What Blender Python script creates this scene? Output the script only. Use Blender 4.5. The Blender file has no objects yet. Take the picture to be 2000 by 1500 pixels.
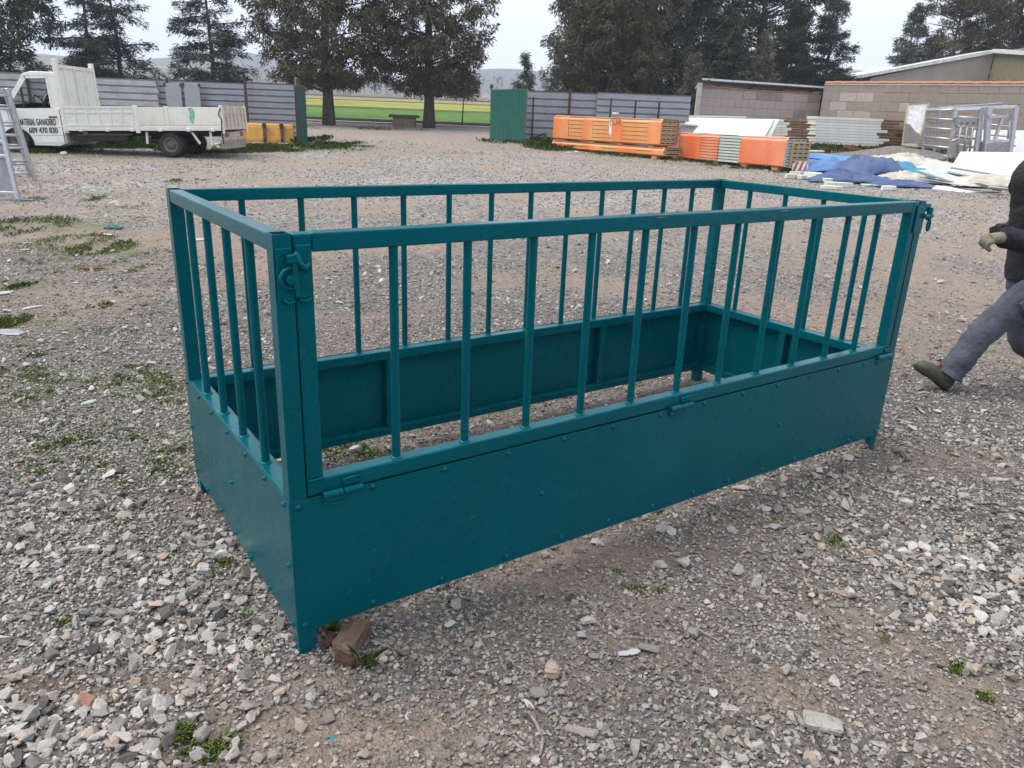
import bpy, bmesh, math, random
import numpy as np
from mathutils import Vector, Matrix
SC = bpy.context.scene
COL = SC.collection
R = math.radians
random.seed(7)
# ------------------------------------------------------------------ camera
FPX, PITCH, ROLL, CAMH = 1480.21, 0.33706, 0.03903, 1.6
FWD = Vector((0, math.cos(PITCH), -math.sin(PITCH)))
_up = Vector((0, math.sin(PITCH), math.cos(PITCH))); _rt = Vector((1, 0, 0))
RGT = math.cos(ROLL)*_rt + math.sin(ROLL)*_up
UPV = -math.sin(ROLL)*_rt + math.cos(ROLL)*_up
cam = bpy.data.cameras.new('camera'); camo = bpy.data.objects.new('camera', cam); COL.objects.link(camo)
cam.sensor_width = 36.0; cam.lens = FPX*36.0/2000.0; cam.clip_start = 0.05; cam.clip_end = 6000
_m = Matrix((RGT, UPV, -FWD)).transposed().to_4x4(); _m.translation = (0, 0, CAMH)
camo.matrix_world = _m
SC.camera = camo
# ------------------------------------------------------------------ world: overcast winter sky
SUN_EL, SUN_AZ = R(60), R(-90)           # azimuth from +Y, clockwise: the bright part of the overcast lies beyond the feeder, to the left
world = bpy.data.worlds.new('World'); SC.world = world; world.use_nodes = True
nt = world.node_tree; nt.nodes.clear()
wo = nt.nodes.new('ShaderNodeOutputWorld'); bg = nt.nodes.new('ShaderNodeBackground')
sky = nt.nodes.new('ShaderNodeTexSky'); sky.sky_type = 'NISHITA'; sky.sun_disc = False
sky.sun_elevation = SUN_EL; sky.sun_rotation = SUN_AZ; sky.air_density = 1.0; sky.dust_density = 3.0
hs = nt.nodes.new('ShaderNodeHueSaturation'); hs.inputs['Saturation'].default_value = 0.45
tc = nt.nodes.new('ShaderNodeTexCoord'); mp = nt.nodes.new('ShaderNodeMapping'); mp.inputs['Scale'].default_value = (1, 1, 3.2)
nz = nt.nodes.new('ShaderNodeTexNoise'); nz.inputs['Scale'].default_value = 1.7; nz.inputs['Detail'].default_value = 5; nz.inputs['Roughness'].default_value = 0.5
cr = nt.nodes.new('ShaderNodeValToRGB')
cr.color_ramp.elements[0].position = 0.3; cr.color_ramp.elements[0].color = (0.78, 0.82, 0.93, 1)
cr.color_ramp.elements[1].position = 0.7; cr.color_ramp.elements[1].color = (0.93, 0.96, 1.0, 1)
sc_ = nt.nodes.new('ShaderNodeVectorMath'); sc_.operation = 'SCALE'; sc_.inputs['Scale'].default_value = 6.1
mx = nt.nodes.new('ShaderNodeMix'); mx.data_type = 'RGBA'; mx.inputs['Factor'].default_value = 0.9
L = nt.links.new
L(tc.outputs['Generated'], mp.inputs['Vector']); L(mp.outputs['Vector'], nz.inputs['Vector']); L(nz.outputs['Fac'], cr.inputs['Fac'])
L(cr.outputs['Color'], sc_.inputs[0]); L(sky.outputs['Color'], hs.inputs['Color'])
L(hs.outputs['Color'], mx.inputs['A']); L(sc_.outputs['Vector'], mx.inputs['B'])
L(mx.outputs['Result'], bg.inputs['Color']); bg.inputs['Strength'].default_value = 0.1
L(bg.outputs['Background'], wo.inputs['Surface'])
sun = bpy.data.lights.new('sun', 'SUN'); sun.energy = 1.5; sun.angle = R(45); sun.color = (1.0, 0.94, 0.86)
suno = bpy.data.objects.new('sun', sun); COL.objects.link(suno)
_d = Vector((math.sin(SUN_AZ)*math.cos(SUN_EL), math.cos(SUN_AZ)*math.cos(SUN_EL), math.sin(SUN_EL)))
suno.rotation_euler = _d.to_track_quat('Z', 'Y').to_euler(); suno.location = (0, 0, 30)
SC.view_settings.view_transform = 'Standard'; SC.view_settings.look = 'None'
SC.view_settings.exposure = 1.22; SC.view_settings.gamma = 1.0; SC.view_settings.use_curve_mapping = False
SC.render.engine = 'CYCLES'
SC.cycles.max_bounces = 6; SC.cycles.diffuse_bounces = 3; SC.cycles.glossy_bounces = 2; SC.cycles.transmission_bounces = 4
SC.cycles.volume_bounces = 1; SC.cycles.transparent_max_bounces = 8; SC.cycles.caustics_reflective = False; SC.cycles.caustics_refractive = False
SC.cycles.use_denoising = True
# ------------------------------------------------------------------ survey helpers
def zg(x, y):                      # the lie of the land: flat yard, then a gentle rise
    return 0.025*2.5*np.logaddexp(0.0, (np.asarray(y, float)-12.0)/2.5)
def zgf(x, y): return float(zg(x, y))
def ray(px, py): return FWD + RGT*((px-1000)/FPX) + UPV*((750-py)/FPX)
def G(px, py, dz=0.0):             # survey point on the ground
    d = ray(px, py); lo, hi = .1, 3000.
    for _ in range(60):
        m = (lo+hi)/2
        if CAMH+m*d.z - zgf(0, m*d.y) > 0: lo = m
        else: hi = m
    return Vector((lo*d.x, lo*d.y, zgf(0, lo*d.y)+dz))
def at(px, py, Y): d = ray(px, py); return d*(Y/d.y) + Vector((0, 0, CAMH))
def _hash(ix, iy, s):
    h = (ix*374761393 + iy*668265263 + s*1274126177) & 0xFFFFFFFF
    h = ((h ^ (h >> 13))*1274126177) & 0xFFFFFFFF
    return ((h ^ (h >> 16)) & 0xFFFF)/65535.0
def vnoise(x, y, s=0):             # vectorised value noise
    x = np.asarray(x, float); y = np.asarray(y, float)
    ix = np.floor(x).astype(np.int64); iy = np.floor(y).astype(np.int64); fx = x-ix; fy = y-iy
    fx = fx*fx*(3-2*fx); fy = fy*fy*(3-2*fy)
    a, b, c, d = _hash(ix, iy, s), _hash(ix+1, iy, s), _hash(ix, iy+1, s), _hash(ix+1, iy+1, s)
    return (a*(1-fx)+b*fx)*(1-fy) + (c*(1-fx)+d*fx)*fy
def fbm(x, y, s=0, o=4):
    t = 0; a = .5
    for k in range(o): t = t + a*vnoise(x*2**k, y*2**k, s+k*17); a *= .5
    return t/(1-.5**o)
# ------------------------------------------------------------------ materials
def new_mat(name):
    m = bpy.data.materials.new(name); m.use_nodes = True; t = m.node_tree
    return m, t, t.nodes['Principled BSDF']
def N(t, typ, **kw):
    n = t.nodes.new(typ)
    for k, v in kw.items(): setattr(n, k, v)
    return n
def mixc(t, fac, a, b, blend='MIX'):
    n = N(t, 'ShaderNodeMix', data_type='RGBA', blend_type=blend)
    for s, v in (('Factor', fac), ('A', a), ('B', b)):
        if isinstance(v, (int, float)): n.inputs[s].default_value = v
        elif isinstance(v, tuple): n.inputs[s].default_value = (*v[:3], 1)
        else: t.links.new(v, n.inputs[s])
    return n.outputs['Result']
def ramp(t, fac, stops, interp='LINEAR'):
    n = N(t, 'ShaderNodeValToRGB'); n.color_ramp.interpolation = interp; el = n.color_ramp.elements
    while len(el) < len(stops): el.new(0.5)
    for e, (p, c) in zip(el, stops):
        e.position = p; e.color = (*c, 1) if isinstance(c, tuple) else (c, c, c, 1)
    t.links.new(fac, n.inputs['Fac']); return n.outputs['Color']
def noise_tex(t, scale, detail=4, rough=.55, coord='Object', vec=None, stretch=None):
    n = N(t, 'ShaderNodeTexNoise'); n.inputs['Scale'].default_value = scale; n.inputs['Detail'].default_value = detail; n.inputs['Roughness'].default_value = rough
    v = vec if vec is not None else N(t, 'ShaderNodeTexCoord').outputs[coord]
    if stretch:
        mpn = N(t, 'ShaderNodeMapping'); mpn.inputs['Scale'].default_value = stretch; t.links.new(v, mpn.inputs['Vector']); v = mpn.outputs['Vector']
    t.links.new(v, n.inputs['Vector']); return n.outputs['Fac']
def bump(t, b, h, strength=.3, dist=.01):
    n = N(t, 'ShaderNodeBump'); n.inputs['Strength'].default_value = strength; n.inputs['Distance'].default_value = dist
    t.links.new(h, n.inputs['Height']); t.links.new(n.outputs['Normal'], b.inputs['Normal'])
def mat(name, col, rough=.6, metal=0.0, var=.25, scale=6.0, bmp=0.0, bdist=.004, dirt=None, dirt_amt=.5, dirt_scale=2.5, spec=.5, stretch=None, coat=0.0):
    m, t, b = new_mat(name)
    f = noise_tex(t, scale, 5, .6, stretch=stretch)
    lo = tuple(c*(1-var) for c in col); hi = tuple(min(1, c*(1+var)) for c in col)
    c = ramp(t, f, [(.3, lo), (.7, hi)])
    if dirt is not None:
        d = noise_tex(t, dirt_scale, 7, .68, stretch=stretch)
        k = ramp(t, d, [(.5, 0.0), (.68, dirt_amt)])
        c = mixc(t, k, c, dirt)
    t.links.new(c, b.inputs['Base Color'])
    r2 = ramp(t, noise_tex(t, scale*2.3, 3), [(.3, max(0.03, rough-.1)), (.7, min(1, rough+.1))]); t.links.new(r2, b.inputs['Roughness'])
    b.inputs['Metallic'].default_value = metal; b.inputs['Specular IOR Level'].default_value = spec
    b.inputs['Coat Weight'].default_value = coat
    if bmp: bump(t, b, noise_tex(t, scale*4, 4), bmp, bdist)
    return m
# ------------------------------------------------------------------ mesh builder
class MB:
    def __init__(s, M=None): s.v = []; s.f = []; s.M = M
    def add(s, vs, fs):
        o = len(s.v); s.v += [Vector(v) for v in vs]; s.f += [tuple(i+o for i in f) for f in fs]; return s
    def box(s, x0, x1, y0, y1, z0, z1):
        return s.add([(x, y, z) for x in (x0, x1) for y in (y0, y1) for z in (z0, z1)],
                     [(0, 1, 3, 2), (4, 6, 7, 5), (0, 4, 5, 1), (2, 3, 7, 6), (0, 2, 6, 4), (1, 5, 7, 3)])
    def obox(s, c, a, b, d):        # centre and three half-axis vectors
        c, a, b, d = map(Vector, (c, a, b, d))
        return s.add([c+i*a+j*b+k*d for i in (-1, 1) for j in (-1, 1) for k in (-1, 1)],
                     [(0, 1, 3, 2), (4, 6, 7, 5), (0, 4, 5, 1), (2, 3, 7, 6), (0, 2, 6, 4), (1, 5, 7, 3)])
    def bar(s, p0, p1, w, h, up=(0, 0, 1)):   # square bar along p0-p1
        p0, p1, up = Vector(p0), Vector(p1), Vector(up); d = p1-p0; n = d.normalized()
        if abs(n.dot(up)) > .95: up = Vector((0, 1, 0))
        sd = n.cross(up).normalized(); u = sd.cross(n)
        return s.obox((p0+p1)/2, d/2, sd*w/2, u*h/2)
    def cyl(s, p0, p1, r0, r1=None, n=12, caps=True):
        return s.tube([p0, p1], [r0, r0 if r1 is None else r1], n, caps)
    def tube(s, pts, rad, n=10, caps=True, flat=None):
        pts = [Vector(p) for p in pts]; o = len(s.v); k = len(pts)
        if isinstance(rad, (int, float)): rad = [rad]*k
        ref = None
        for i, p in enumerate(pts):
            t = (pts[min(i+1, k-1)]-pts[max(i-1, 0)]).normalized()
            if ref is None: ref = Vector((0, 0, 1)) if abs(t.z) < .9 else Vector((0, 1, 0))
            a = t.cross(ref).normalized(); b = a.cross(t).normalized(); ref = b
            ra, rb = (rad[i] if isinstance(rad[i], tuple) else (rad[i], rad[i]))
            for j in range(n):
                an = 2*math.pi*j/n; s.v.append(p + a*(math.cos(an)*ra) + b*(math.sin(an)*rb))
        for i in range(k-1):
            for j in range(n):
                j2 = (j+1) % n; s.f.append((o+i*n+j, o+i*n+j2, o+(i+1)*n+j2, o+(i+1)*n+j))
        if caps:
            s.f.append(tuple(o+j for j in range(n))[::-1]); s.f.append(tuple(o+(k-1)*n+j for j in range(n)))
        return s
    def prism(s, prof, axis, a, b):   # profile of 2D points extruded along axis ('x','y','z')
        n = len(prof)
        def P(q, t):
            return {'x': (t, q[0], q[1]), 'y': (q[0], t, q[1]), 'z': (q[0], q[1], t)}[axis]
        return s.add([P(q, a) for q in prof] + [P(q, b) for q in prof],
                     [tuple(range(n))[::-1], tuple(range(n, 2*n))] + [(i, (i+1) % n, (i+1) % n+n, i+n) for i in range(n)])
    def lathe(s, prof, c, axis, n=24):  # prof: (radius, offset along axis)
        c = Vector(c); ax = Vector(axis).normalized(); t = Vector((0, 0, 1)) if abs(ax.z) < .9 else Vector((1, 0, 0))
        a = ax.cross(t).normalized(); b = ax.cross(a); o = len(s.v); k = len(prof)
        for r, h in prof:
            for j in range(n):
                an = 2*math.pi*j/n; s.v.append(c + ax*h + (a*math.cos(an)+b*math.sin(an))*r)
        for i in range(k-1):
            for j in range(n):
                j2 = (j+1) % n; s.f.append((o+i*n+j, o+(i+1)*n+j, o+(i+1)*n+j2, o+i*n+j2))
        return s
    def mesh(s, name, bevel=0.0, seg=1):
        me = bpy.data.meshes.new(name)
        me.from_pydata([tuple((s.M @ v) if s.M is not None else v) for v in s.v], [], s.f)
        bm = bmesh.new(); bm.from_mesh(me)
        if bevel:
            es = [e for e in bm.edges if len(e.link_faces) == 2 and e.calc_face_angle(0) > .6]
            bmesh.ops.bevel(bm, geom=es, offset=bevel, segments=seg, affect='EDGES', profile=.5, clamp_overlap=True)
        bmesh.ops.recalc_face_normals(bm, faces=bm.faces)
        bm.to_mesh(me); bm.free(); return me
    def build(s, name, m, parent=None, bevel=0.0, seg=1, smooth=False):
        return put(name, s.mesh(name, bevel, seg), m, parent, smooth)
def put(name, me, m, parent=None, smooth=False, loc=None):
    o = bpy.data.objects.new(name, me); COL.objects.link(o)
    if m is not None and not me.materials: me.materials.append(m)
    if smooth:
        me.polygons.foreach_set('use_smooth', [True]*len(me.polygons))
    if parent is not None: o.parent = parent
    if loc is not None: o.location = loc
    return o
def smooth_by_angle(o, ang=35):
    me = o.data; bm = bmesh.new(); bm.from_mesh(me)
    for f in bm.faces: f.smooth = True
    for e in bm.edges: e.smooth = not (len(e.link_faces) == 2 and e.calc_face_angle(0) > R(ang))
    bm.to_mesh(me); bm.free(); return o
def tag(o, label, cat, group=None, kind=None):
    o['label'] = label; o['category'] = cat
    if group: o['group'] = group
    if kind: o['kind'] = kind
    return o
def struct(o): o['kind'] = 'structure'; return o
def thing(name, label, cat, loc=(0, 0, 0), rz=0.0, group=None):
    o = bpy.data.objects.new(name, None); o.empty_display_size = .2; COL.objects.link(o)
    o.location = loc; o.rotation_euler = (0, 0, rz); return tag(o, label, cat, group)
def np_mesh(name, verts, faces):    # uniform polygons from numpy arrays
    me = bpy.data.meshes.new(name); verts = np.asarray(verts, np.float32); faces = np.asarray(faces, np.int32); k = faces.shape[1]
    me.vertices.add(len(verts)); me.vertices.foreach_set('co', verts.ravel())
    me.loops.add(faces.size); me.loops.foreach_set('vertex_index', faces.ravel())
    me.polygons.add(len(faces)); me.polygons.foreach_set('loop_start', np.arange(0, faces.size, k, dtype=np.int32))
    me.polygons.foreach_set('loop_total', np.full(len(faces), k, np.int32))
    me.update(calc_edges=True); me.validate(); return me
# ================================================================== LAND
def blobs(x, y, lst):
    t = np.zeros_like(x)
    for cx, cy, rx, ry, a in lst: t = np.maximum(t, a*np.exp(-(((x-cx)/rx)**2+((y-cy)/ry)**2)))
    return t
def bl(px, py, rx, ry, a): g = G(px, py); return (g.x, g.y, rx, ry, a)
DIRT = [bl(*q) for q in ((700,1450,.42,.17,1.0),(560,1420,.25,.1,.8),(1150,1075,.42,.18,1.0),(1060,1130,.3,.1,.85),(1500,1335,.2,.09,.95),(1740,1260,.26,.08,.9),(1250,1270,.12,.08,.8),(1640,1200,.2,.07,.8),(1900,1420,.2,.1,.8),
    (1870,1340,.3,.1,.9),(1560,1370,.16,.08,1.0),(60,1348,.22,.05,1.0),(330,1340,.2,.05,.6),(1850,900,.5,.2,.7),(1960,700,.6,.5,.7),(1820,600,1.3,.6,.8),(1750,480,3.0,1.3,.95),(1250,430,2.5,1.0,.6),(1550,520,1.0,.5,.7),
    (1500,430,2.5,1.2,.5),(130,570,.7,.35,.7),(60,410,1.3,.6,1.0),(330,415,1.2,.7,.75),(240,520,.8,.4,.5),(1280,690,.5,.25,.75),(900,800,.3,.12,.6),(800,263,7,4.5,1.0),(650,262,3,2.5,.9),(900,285,6,2.4,.8),
    (230,312,3,.7,.7),(560,312,3,.8,.5),(1450,345,3.5,1.1,.7),(1300,335,2.5,.8,.5),(1900,400,3,1.2,.7),(700,640,.5,.3,.4),(610,1330,.18,.06,.8),(640,1230,.08,.05,1.0),(1300,1180,.25,.1,.5),(380,990,.2,.1,.4))]
BIG = [bl(*q) for q in ((120,1430,.55,.3,1.0),(250,1100,.75,.42,.55),(480,1060,.3,.25,.4),(330,1260,.4,.15,1.0),(500,1380,.2,.08,.5),(1780,1080,.4,.2,1.0),(1930,1200,.4,.25,.9),(1650,960,.5,.25,.5),(1750,850,.6,.3,.5),(100,1000,.5,.4,.35),(1450,1450,.2,.1,.3))]
FINE = [bl(*q) for q in ((800,1330,.4,.2,.8),(1000,1200,.45,.25,.9),(1250,1350,.45,.3,1.0),(1450,1100,.4,.2,.6))]
RED = [bl(*q) for q in ((60,1348,.25,.05,1.0),(650,1230,.1,.06,1.0),(1150,1060,.25,.1,.4),(330,1345,.2,.05,.5))]
GREEN = [bl(*q) for q in ((60,440,1.0,.5,1.0),(190,485,.9,.45,1.0),(290,860,.5,.4,.6),(230,760,.6,.4,.6),(90,640,.4,.2,.5),(120,880,.5,.4,.3),(20,560,.5,.4,.4),(300,282,5.5,1.6,1.0),(520,285,4,1.4,.95),(620,285,2.5,1.6,.9),
    (1010,280,2.2,1.0,.9),(1150,298,3,.9,.85),(1300,318,2.4,.6,.7),(1430,330,2,.6,.5),(690,880,.4,.15,.4),(1700,285,7,2.2,.9),(60,300,4,1.2,.8),(390,1480,.14,.06,.5),(1850,315,3,2,.5))]
def dirtf(x, y):
    n = fbm(x*.8+3.1, y*.55+7.7, 5, 4); n2 = fbm(x*2.6, y*2.6, 31, 3)
    base = np.clip((n-.46)*4.5, 0, .85)
    base = base*(.3+.7*np.clip((y-3.5)/4, 0, 1))
    return np.clip(np.maximum(base, blobs(x, y, DIRT))*(.7+.6*n2), 0, 1)
def greenf(x, y): return np.clip(blobs(x, y, GREEN)*(.25+1.3*fbm(x*1.7, y*1.7, 77, 4)), 0, 1)
def grade(lo, hi, f0, f1, st, g):
    v = list(np.arange(f0, f1+1e-6, st)); s = st
    while v[-1] < hi: s = min(s*g, 220); v.append(v[-1]+s)
    s = st
    while v[0] > lo: s = min(s*g, 220); v.insert(0, v[0]-s)
    return np.array(v)
xs = grade(-1500, 1500, -5.5, 6.5, .065, 1.12); ys = grade(-1500, 1560, .4, 11, .065, 1.06)
X, Y = np.meshgrid(xs, ys); near = np.exp(-np.maximum(0, Y-8)/10)
Z = zg(X, Y) + near*((fbm(X*.9, Y*.9, 3, 3)-.5)*.03 + (fbm(X*6, Y*6, 9, 3)-.5)*.016)
nx, ny = len(xs), len(ys); I = np.arange(nx*ny).reshape(ny, nx)
F4 = np.stack([I[:-1, :-1], I[:-1, 1:], I[1:, 1:], I[1:, :-1]], -1).reshape(-1, 4)
gme = np_mesh('ground', np.stack([X, Y, Z], -1).reshape(-1, 3), F4)
for nm, arr in (('dirt', dirtf(X, Y)), ('green', greenf(X, Y)), ('red', blobs(X, Y, RED))):
    a = gme.attributes.new(nm, 'FLOAT', 'POINT'); a.data.foreach_set('value', arr.ravel().astype(np.float32))
def ground_mat():
    m, t, b = new_mat('gravel_yard')
    def A(n): q = N(t, 'ShaderNodeAttribute', attribute_name=n); return q.outputs['Fac']
    geo = N(t, 'ShaderNodeNewGeometry').outputs['Position']
    def vor(scale, feature='F1'):
        v = N(t, 'ShaderNodeTexVoronoi', feature=feature); v.inputs['Scale'].default_value = scale; t.links.new(geo, v.inputs['Vector']); return v
    v1, v2, v3 = vor(105), vor(42), vor(17)
    g1 = ramp(t, v1.outputs['Color'], [(0, (.12, .117, .113)), (.5, (.26, .25, .243)), (1, (.46, .445, .43))])
    g2 = ramp(t, v2.outputs['Color'], [(0, (.12, .117, .113)), (.55, (.29, .28, .27)), (.85, (.42, .40, .385)), (1, (.62, .60, .58))])
    g3 = ramp(t, v3.outputs['Color'], [(0, (.13, .127, .12)), (.4, (.29, .275, .26)), (1, (.66, .63, .60))])
    gr = mixc(t, 1.0, mixc(t, .5, g1, g2), (.52, .51, .50), 'MULTIPLY')  # near gravel darkened: shade of the gaps between stones painted in
    cd = N(t, 'ShaderNodeVectorMath', operation='LENGTH'); t.links.new(geo, cd.inputs[0])
    far = ramp(t, N_map(t, cd.outputs['Value'], 5, 16), [(0, 0.0), (1, .75)])
    gr = mixc(t, far, gr, g3)
    wide = ramp(t, noise_tex(t, .55, 5, .6, vec=geo), [(.3, (.82, .82, .82)), (.7, (1.12, 1.1, 1.07))])
    gr = mixc(t, 1.0, gr, wide, 'MULTIPLY')
    d1 = ramp(t, noise_tex(t, 60, 5, .7, vec=geo), [(.25, (.18, .13, .10)), (.5, (.32, .245, .195)), (.75, (.48, .395, .325))])
    redc = ramp(t, noise_tex(t, 40, 4, .7, vec=geo), [(.3, (.07, .032, .02)), (.7, (.16, .08, .05))])
    d1 = mixc(t, A('red'), d1, redc)
    dm = N(t, 'ShaderNodeMath', operation='MULTIPLY'); t.links.new(A('dirt'), dm.inputs[0])
    t.links.new(ramp(t, noise_tex(t, 14, 5, .7, vec=geo), [(.35, .35), (.6, 1.0)]), dm.inputs[1])
    c = mixc(t, dm.outputs[0], gr, d1)
    gn = ramp(t, noise_tex(t, 22, 5, .7, vec=geo), [(.3, (.06, .08, .03)), (.5, (.10, .135, .04)), (.7, (.2, .2, .10))])
    gm = N(t, 'ShaderNodeMath', operation='MULTIPLY'); t.links.new(A('green'), gm.inputs[0])
    t.links.new(ramp(t, noise_tex(t, 7, 6, .7, vec=geo), [(.34, 0.0), (.55, .85)]), gm.inputs[1])
    c = mixc(t, gm.outputs[0], c, gn)
    t.links.new(c, b.inputs['Base Color']); b.inputs['Roughness'].default_value = .9; b.inputs['Specular IOR Level'].default_value = .25
    h1 = N(t, 'ShaderNodeMath', operation='ADD'); t.links.new(v1.outputs['Distance'], h1.inputs[0]); t.links.new(v2.outputs['Distance'], h1.inputs[1])
    h2 = N(t, 'ShaderNodeMath', operation='MULTIPLY'); t.links.new(h1.outputs[0], h2.inputs[0]); h2.inputs[1].default_value = -1
    h3 = N(t, 'ShaderNodeMath', operation='ADD'); t.links.new(h2.outputs[0], h3.inputs[0]); t.links.new(noise_tex(t, 30, 6, .7, vec=geo), h3.inputs[1])
    bump(t, b, h3.outputs[0], .9, .012)
    return m
def N_map(t, sock, a, b_):
    n = N(t, 'ShaderNodeMapRange'); n.inputs['From Min'].default_value = a; n.inputs['From Max'].default_value = b_; t.links.new(sock, n.inputs['Value']); return n.outputs['Result']
ground = struct(put('ground', gme, ground_mat(), smooth=True)); ground['label'] = 'grey gravel yard with bare earth patches and weeds'
# ---- fields beyond the gate, a path along them
def sheet(name, pts_y, x0, x1, m, dz, curve=0.0, wav=0.0):
    yy = np.linspace(pts_y[0], pts_y[1], 24); xx = np.linspace(x0, x1, 60); XX, YY = np.meshgrid(xx, yy)
    YY = YY + curve*XX + wav*(vnoise(XX*.05, XX*0+pts_y[0], 4)-.5)
    II = np.arange(XX.size).reshape(XX.shape); FF = np.stack([II[:-1, :-1], II[:-1, 1:], II[1:, 1:], II[1:, :-1]], -1).reshape(-1, 4)
    return struct(put(name, np_mesh(name, np.stack([XX, YY, zg(XX, YY)+dz], -1).reshape(-1, 3), FF), m, smooth=True))
def field_mat(name, c0, c1, c2, sc, stretch):
    m, t, b = new_mat(name)
    c = ramp(t, noise_tex(t, sc, 8, .75, stretch=stretch), [(.3, c0), (.5, c1), (.72, c2)])
    w = ramp(t, noise_tex(t, .035, 4, .6), [(.35, (.8, .8, .8)), (.65, (1.15, 1.15, 1.1))])
    c = mixc(t, 1.0, c, w, 'MULTIPLY'); t.links.new(c, b.inputs['Base Color']); b.inputs['Roughness'].default_value = .95; b.inputs['Specular IOR Level'].default_value = .1
    bump(t, b, noise_tex(t, sc*2, 6, .7, stretch=stretch), .8, .1); return m
sheet('green_field', (51.6, 92), -260, 300, field_mat('young_crop', (.05, .11, .02), (.085, .17, .035), (.13, .22, .06), 1.3, (1, .45, 1)), .03)
sheet('weedy_strip', (91.5, 98), -300, 320, field_mat('weeds', (.06, .065, .03), (.11, .115, .06), (.16, .15, .09), .9, (1, .6, 1)), .06, wav=3)
sheet('yellow_field', (97, 160), -420, 450, field_mat('mustard', (.14, .17, .03), (.24, .26, .05), (.33, .32, .09), .35, (.4, 1, 1)), .10)
sheet('brown_field', (159, 235), -560, 600, field_mat('stubble', (.15, .12, .07), (.24, .19, .12), (.30, .25, .17), .25, (.3, 1, 1)), .2)
sheet('scrub_land', (234, 900), -1200, 1300, field_mat('scrub', (.09, .085, .065), (.14, .13, .10), (.19, .17, .13), .05, (1, 1, 1)), .4)
struct(MB().box(-120, 130, 49.4, 51.6, zgf(0, 49.5)-.12, zgf(0, 50.5)+.09).build('path', mat('worn_concrete', (.36, .34, .32), .9, var=.2, scale=1.5, dirt=(.2, .17, .14)), bevel=.02))
tag(MB().box(-120, 130, 51.75, 51.95, zgf(0, 51)-.2, zgf(0, 51)+.26).build('field_kerb', mat('dark_concrete', (.12, .115, .11), .9), bevel=.02), 'low dark kerb along the edge of the green field', 'kerb')
# ---- hills
def ridge(name, Yd, prof, depth, m, seed, rough):
    px = np.array([p[0] for p in prof], float); py = np.array([p[1] for p in prof], float)
    gx = np.linspace(px[0], px[-1], 220); gy = np.interp(gx, px, py); k = np.ones(9)/9
    gy = np.convolve(np.pad(gy, 4, 'edge'), k, 'valid')
    tops = np.array([at(a, b_, Yd) for a, b_ in zip(gx, gy)])
    rows = 26; V = []
    for r in range(rows):
        s = r/(rows-1); yy = Yd - depth*(1-s) ; base = zg(0, yy)-3
        h = base + (tops[:, 2]-base)*(s**1.25)
        nn = (fbm(tops[:, 0]*.008+seed, np.full(len(gx), s*4.0)+seed, seed, 4)-.5)
        V.append(np.stack([tops[:, 0]*(yy/Yd)**.5, np.full(len(gx), yy)+nn*depth*.25*math.sin(s*math.pi), h+nn*rough*math.sin(s*math.pi*.95)], -1))
    for s in (.6, 0): V.append(np.stack([tops[:, 0], np.full(len(gx), Yd+depth*(1-s)), zg(0, Yd)-3+(tops[:, 2]-zg(0, Yd)+3)*s], -1))
    V = np.array(V); II = np.arange(V.shape[0]*V.shape[1]).reshape(V.shape[:2])
    FF = np.stack([II[:-1, :-1], II[:-1, 1:], II[1:, 1:], II[1:, :-1]], -1).reshape(-1, 4)
    o = struct(put(name, np_mesh(name, V.reshape(-1, 3), FF), m, smooth=True)); return o
hill_m = field_mat('hillside', (.035, .042, .035), (.06, .065, .05), (.10, .095, .075), .012, (1, 1, 1))
ridge('hills', 1300, [(-1400,120),(-700,100),(-300,112),(0,96),(120,112),(250,120),(400,104),(480,86),(520,104),(600,142),(700,160),(790,160),(870,150),(920,136),(960,126),(985,122),(1015,130),(1060,144),(1150,156),(1300,160),(1480,150),(1580,134),(1640,125),(1690,140),(1760,154),(1900,166),(2100,160),(2500,120),(3200,130)], 330, hill_m, 3, 18)
ridge('low_hills', 700, [(-1500,140),(-500,128),(-100,120),(60,108),(130,106),(200,116),(300,128),(420,132),(520,146),(620,172),(760,182),(900,180),(1100,186),(1300,190),(1600,196),(2200,205),(3000,200)], 200, field_mat('dry_slope', (.11, .105, .085), (.17, .16, .13), (.25, .23, .19), .02, (1, 1, 1)), 8, 8)
# ---- bare far-off woodland, one grey mass
def woodland():
    rng = np.random.default_rng(4); n = 15000
    bx = rng.uniform(-150, 190, 260); by = rng.uniform(236, 330, 260); bh = rng.uniform(4, 8.5, 260)
    i = rng.integers(0, 260, n); r = bh[i]*.42
    th = rng.uniform(0, 6.28, n); rr = r*np.sqrt(rng.uniform(0, 1, n)); z = rng.beta(1.6, 1.3, n)*bh[i]
    w = (1-.55*(z/bh[i]))
    p = np.stack([bx[i]+np.cos(th)*rr*w, by[i]+np.sin(th)*rr*w, zg(0, by[i])+z], -1)
    d = np.stack([np.cos(th)*.4+rng.normal(0, .3, n), np.sin(th)*.4, 1+rng.normal(0, .25, n)], -1)*rng.uniform(.5, 1.3, n)[:, None]
    s = np.stack([rng.normal(0, 1, n), rng.normal(0, .3, n), rng.normal(0, .3, n)], -1); s = s/np.linalg.norm(s, axis=1)[:, None]*rng.uniform(.05, .16, n)[:, None]
    V = np.stack([p-s, p+s, p+d], 1).reshape(-1, 3); return np_mesh('woodland', V, np.arange(3*n).reshape(-1, 3))
tag(put('woodland', woodland(), mat('bare_twigs', (.17, .15, .135), .95, var=.4, scale=.2)), 'bare grey woodland far beyond the fields', 'woodland', kind='stuff')

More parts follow.
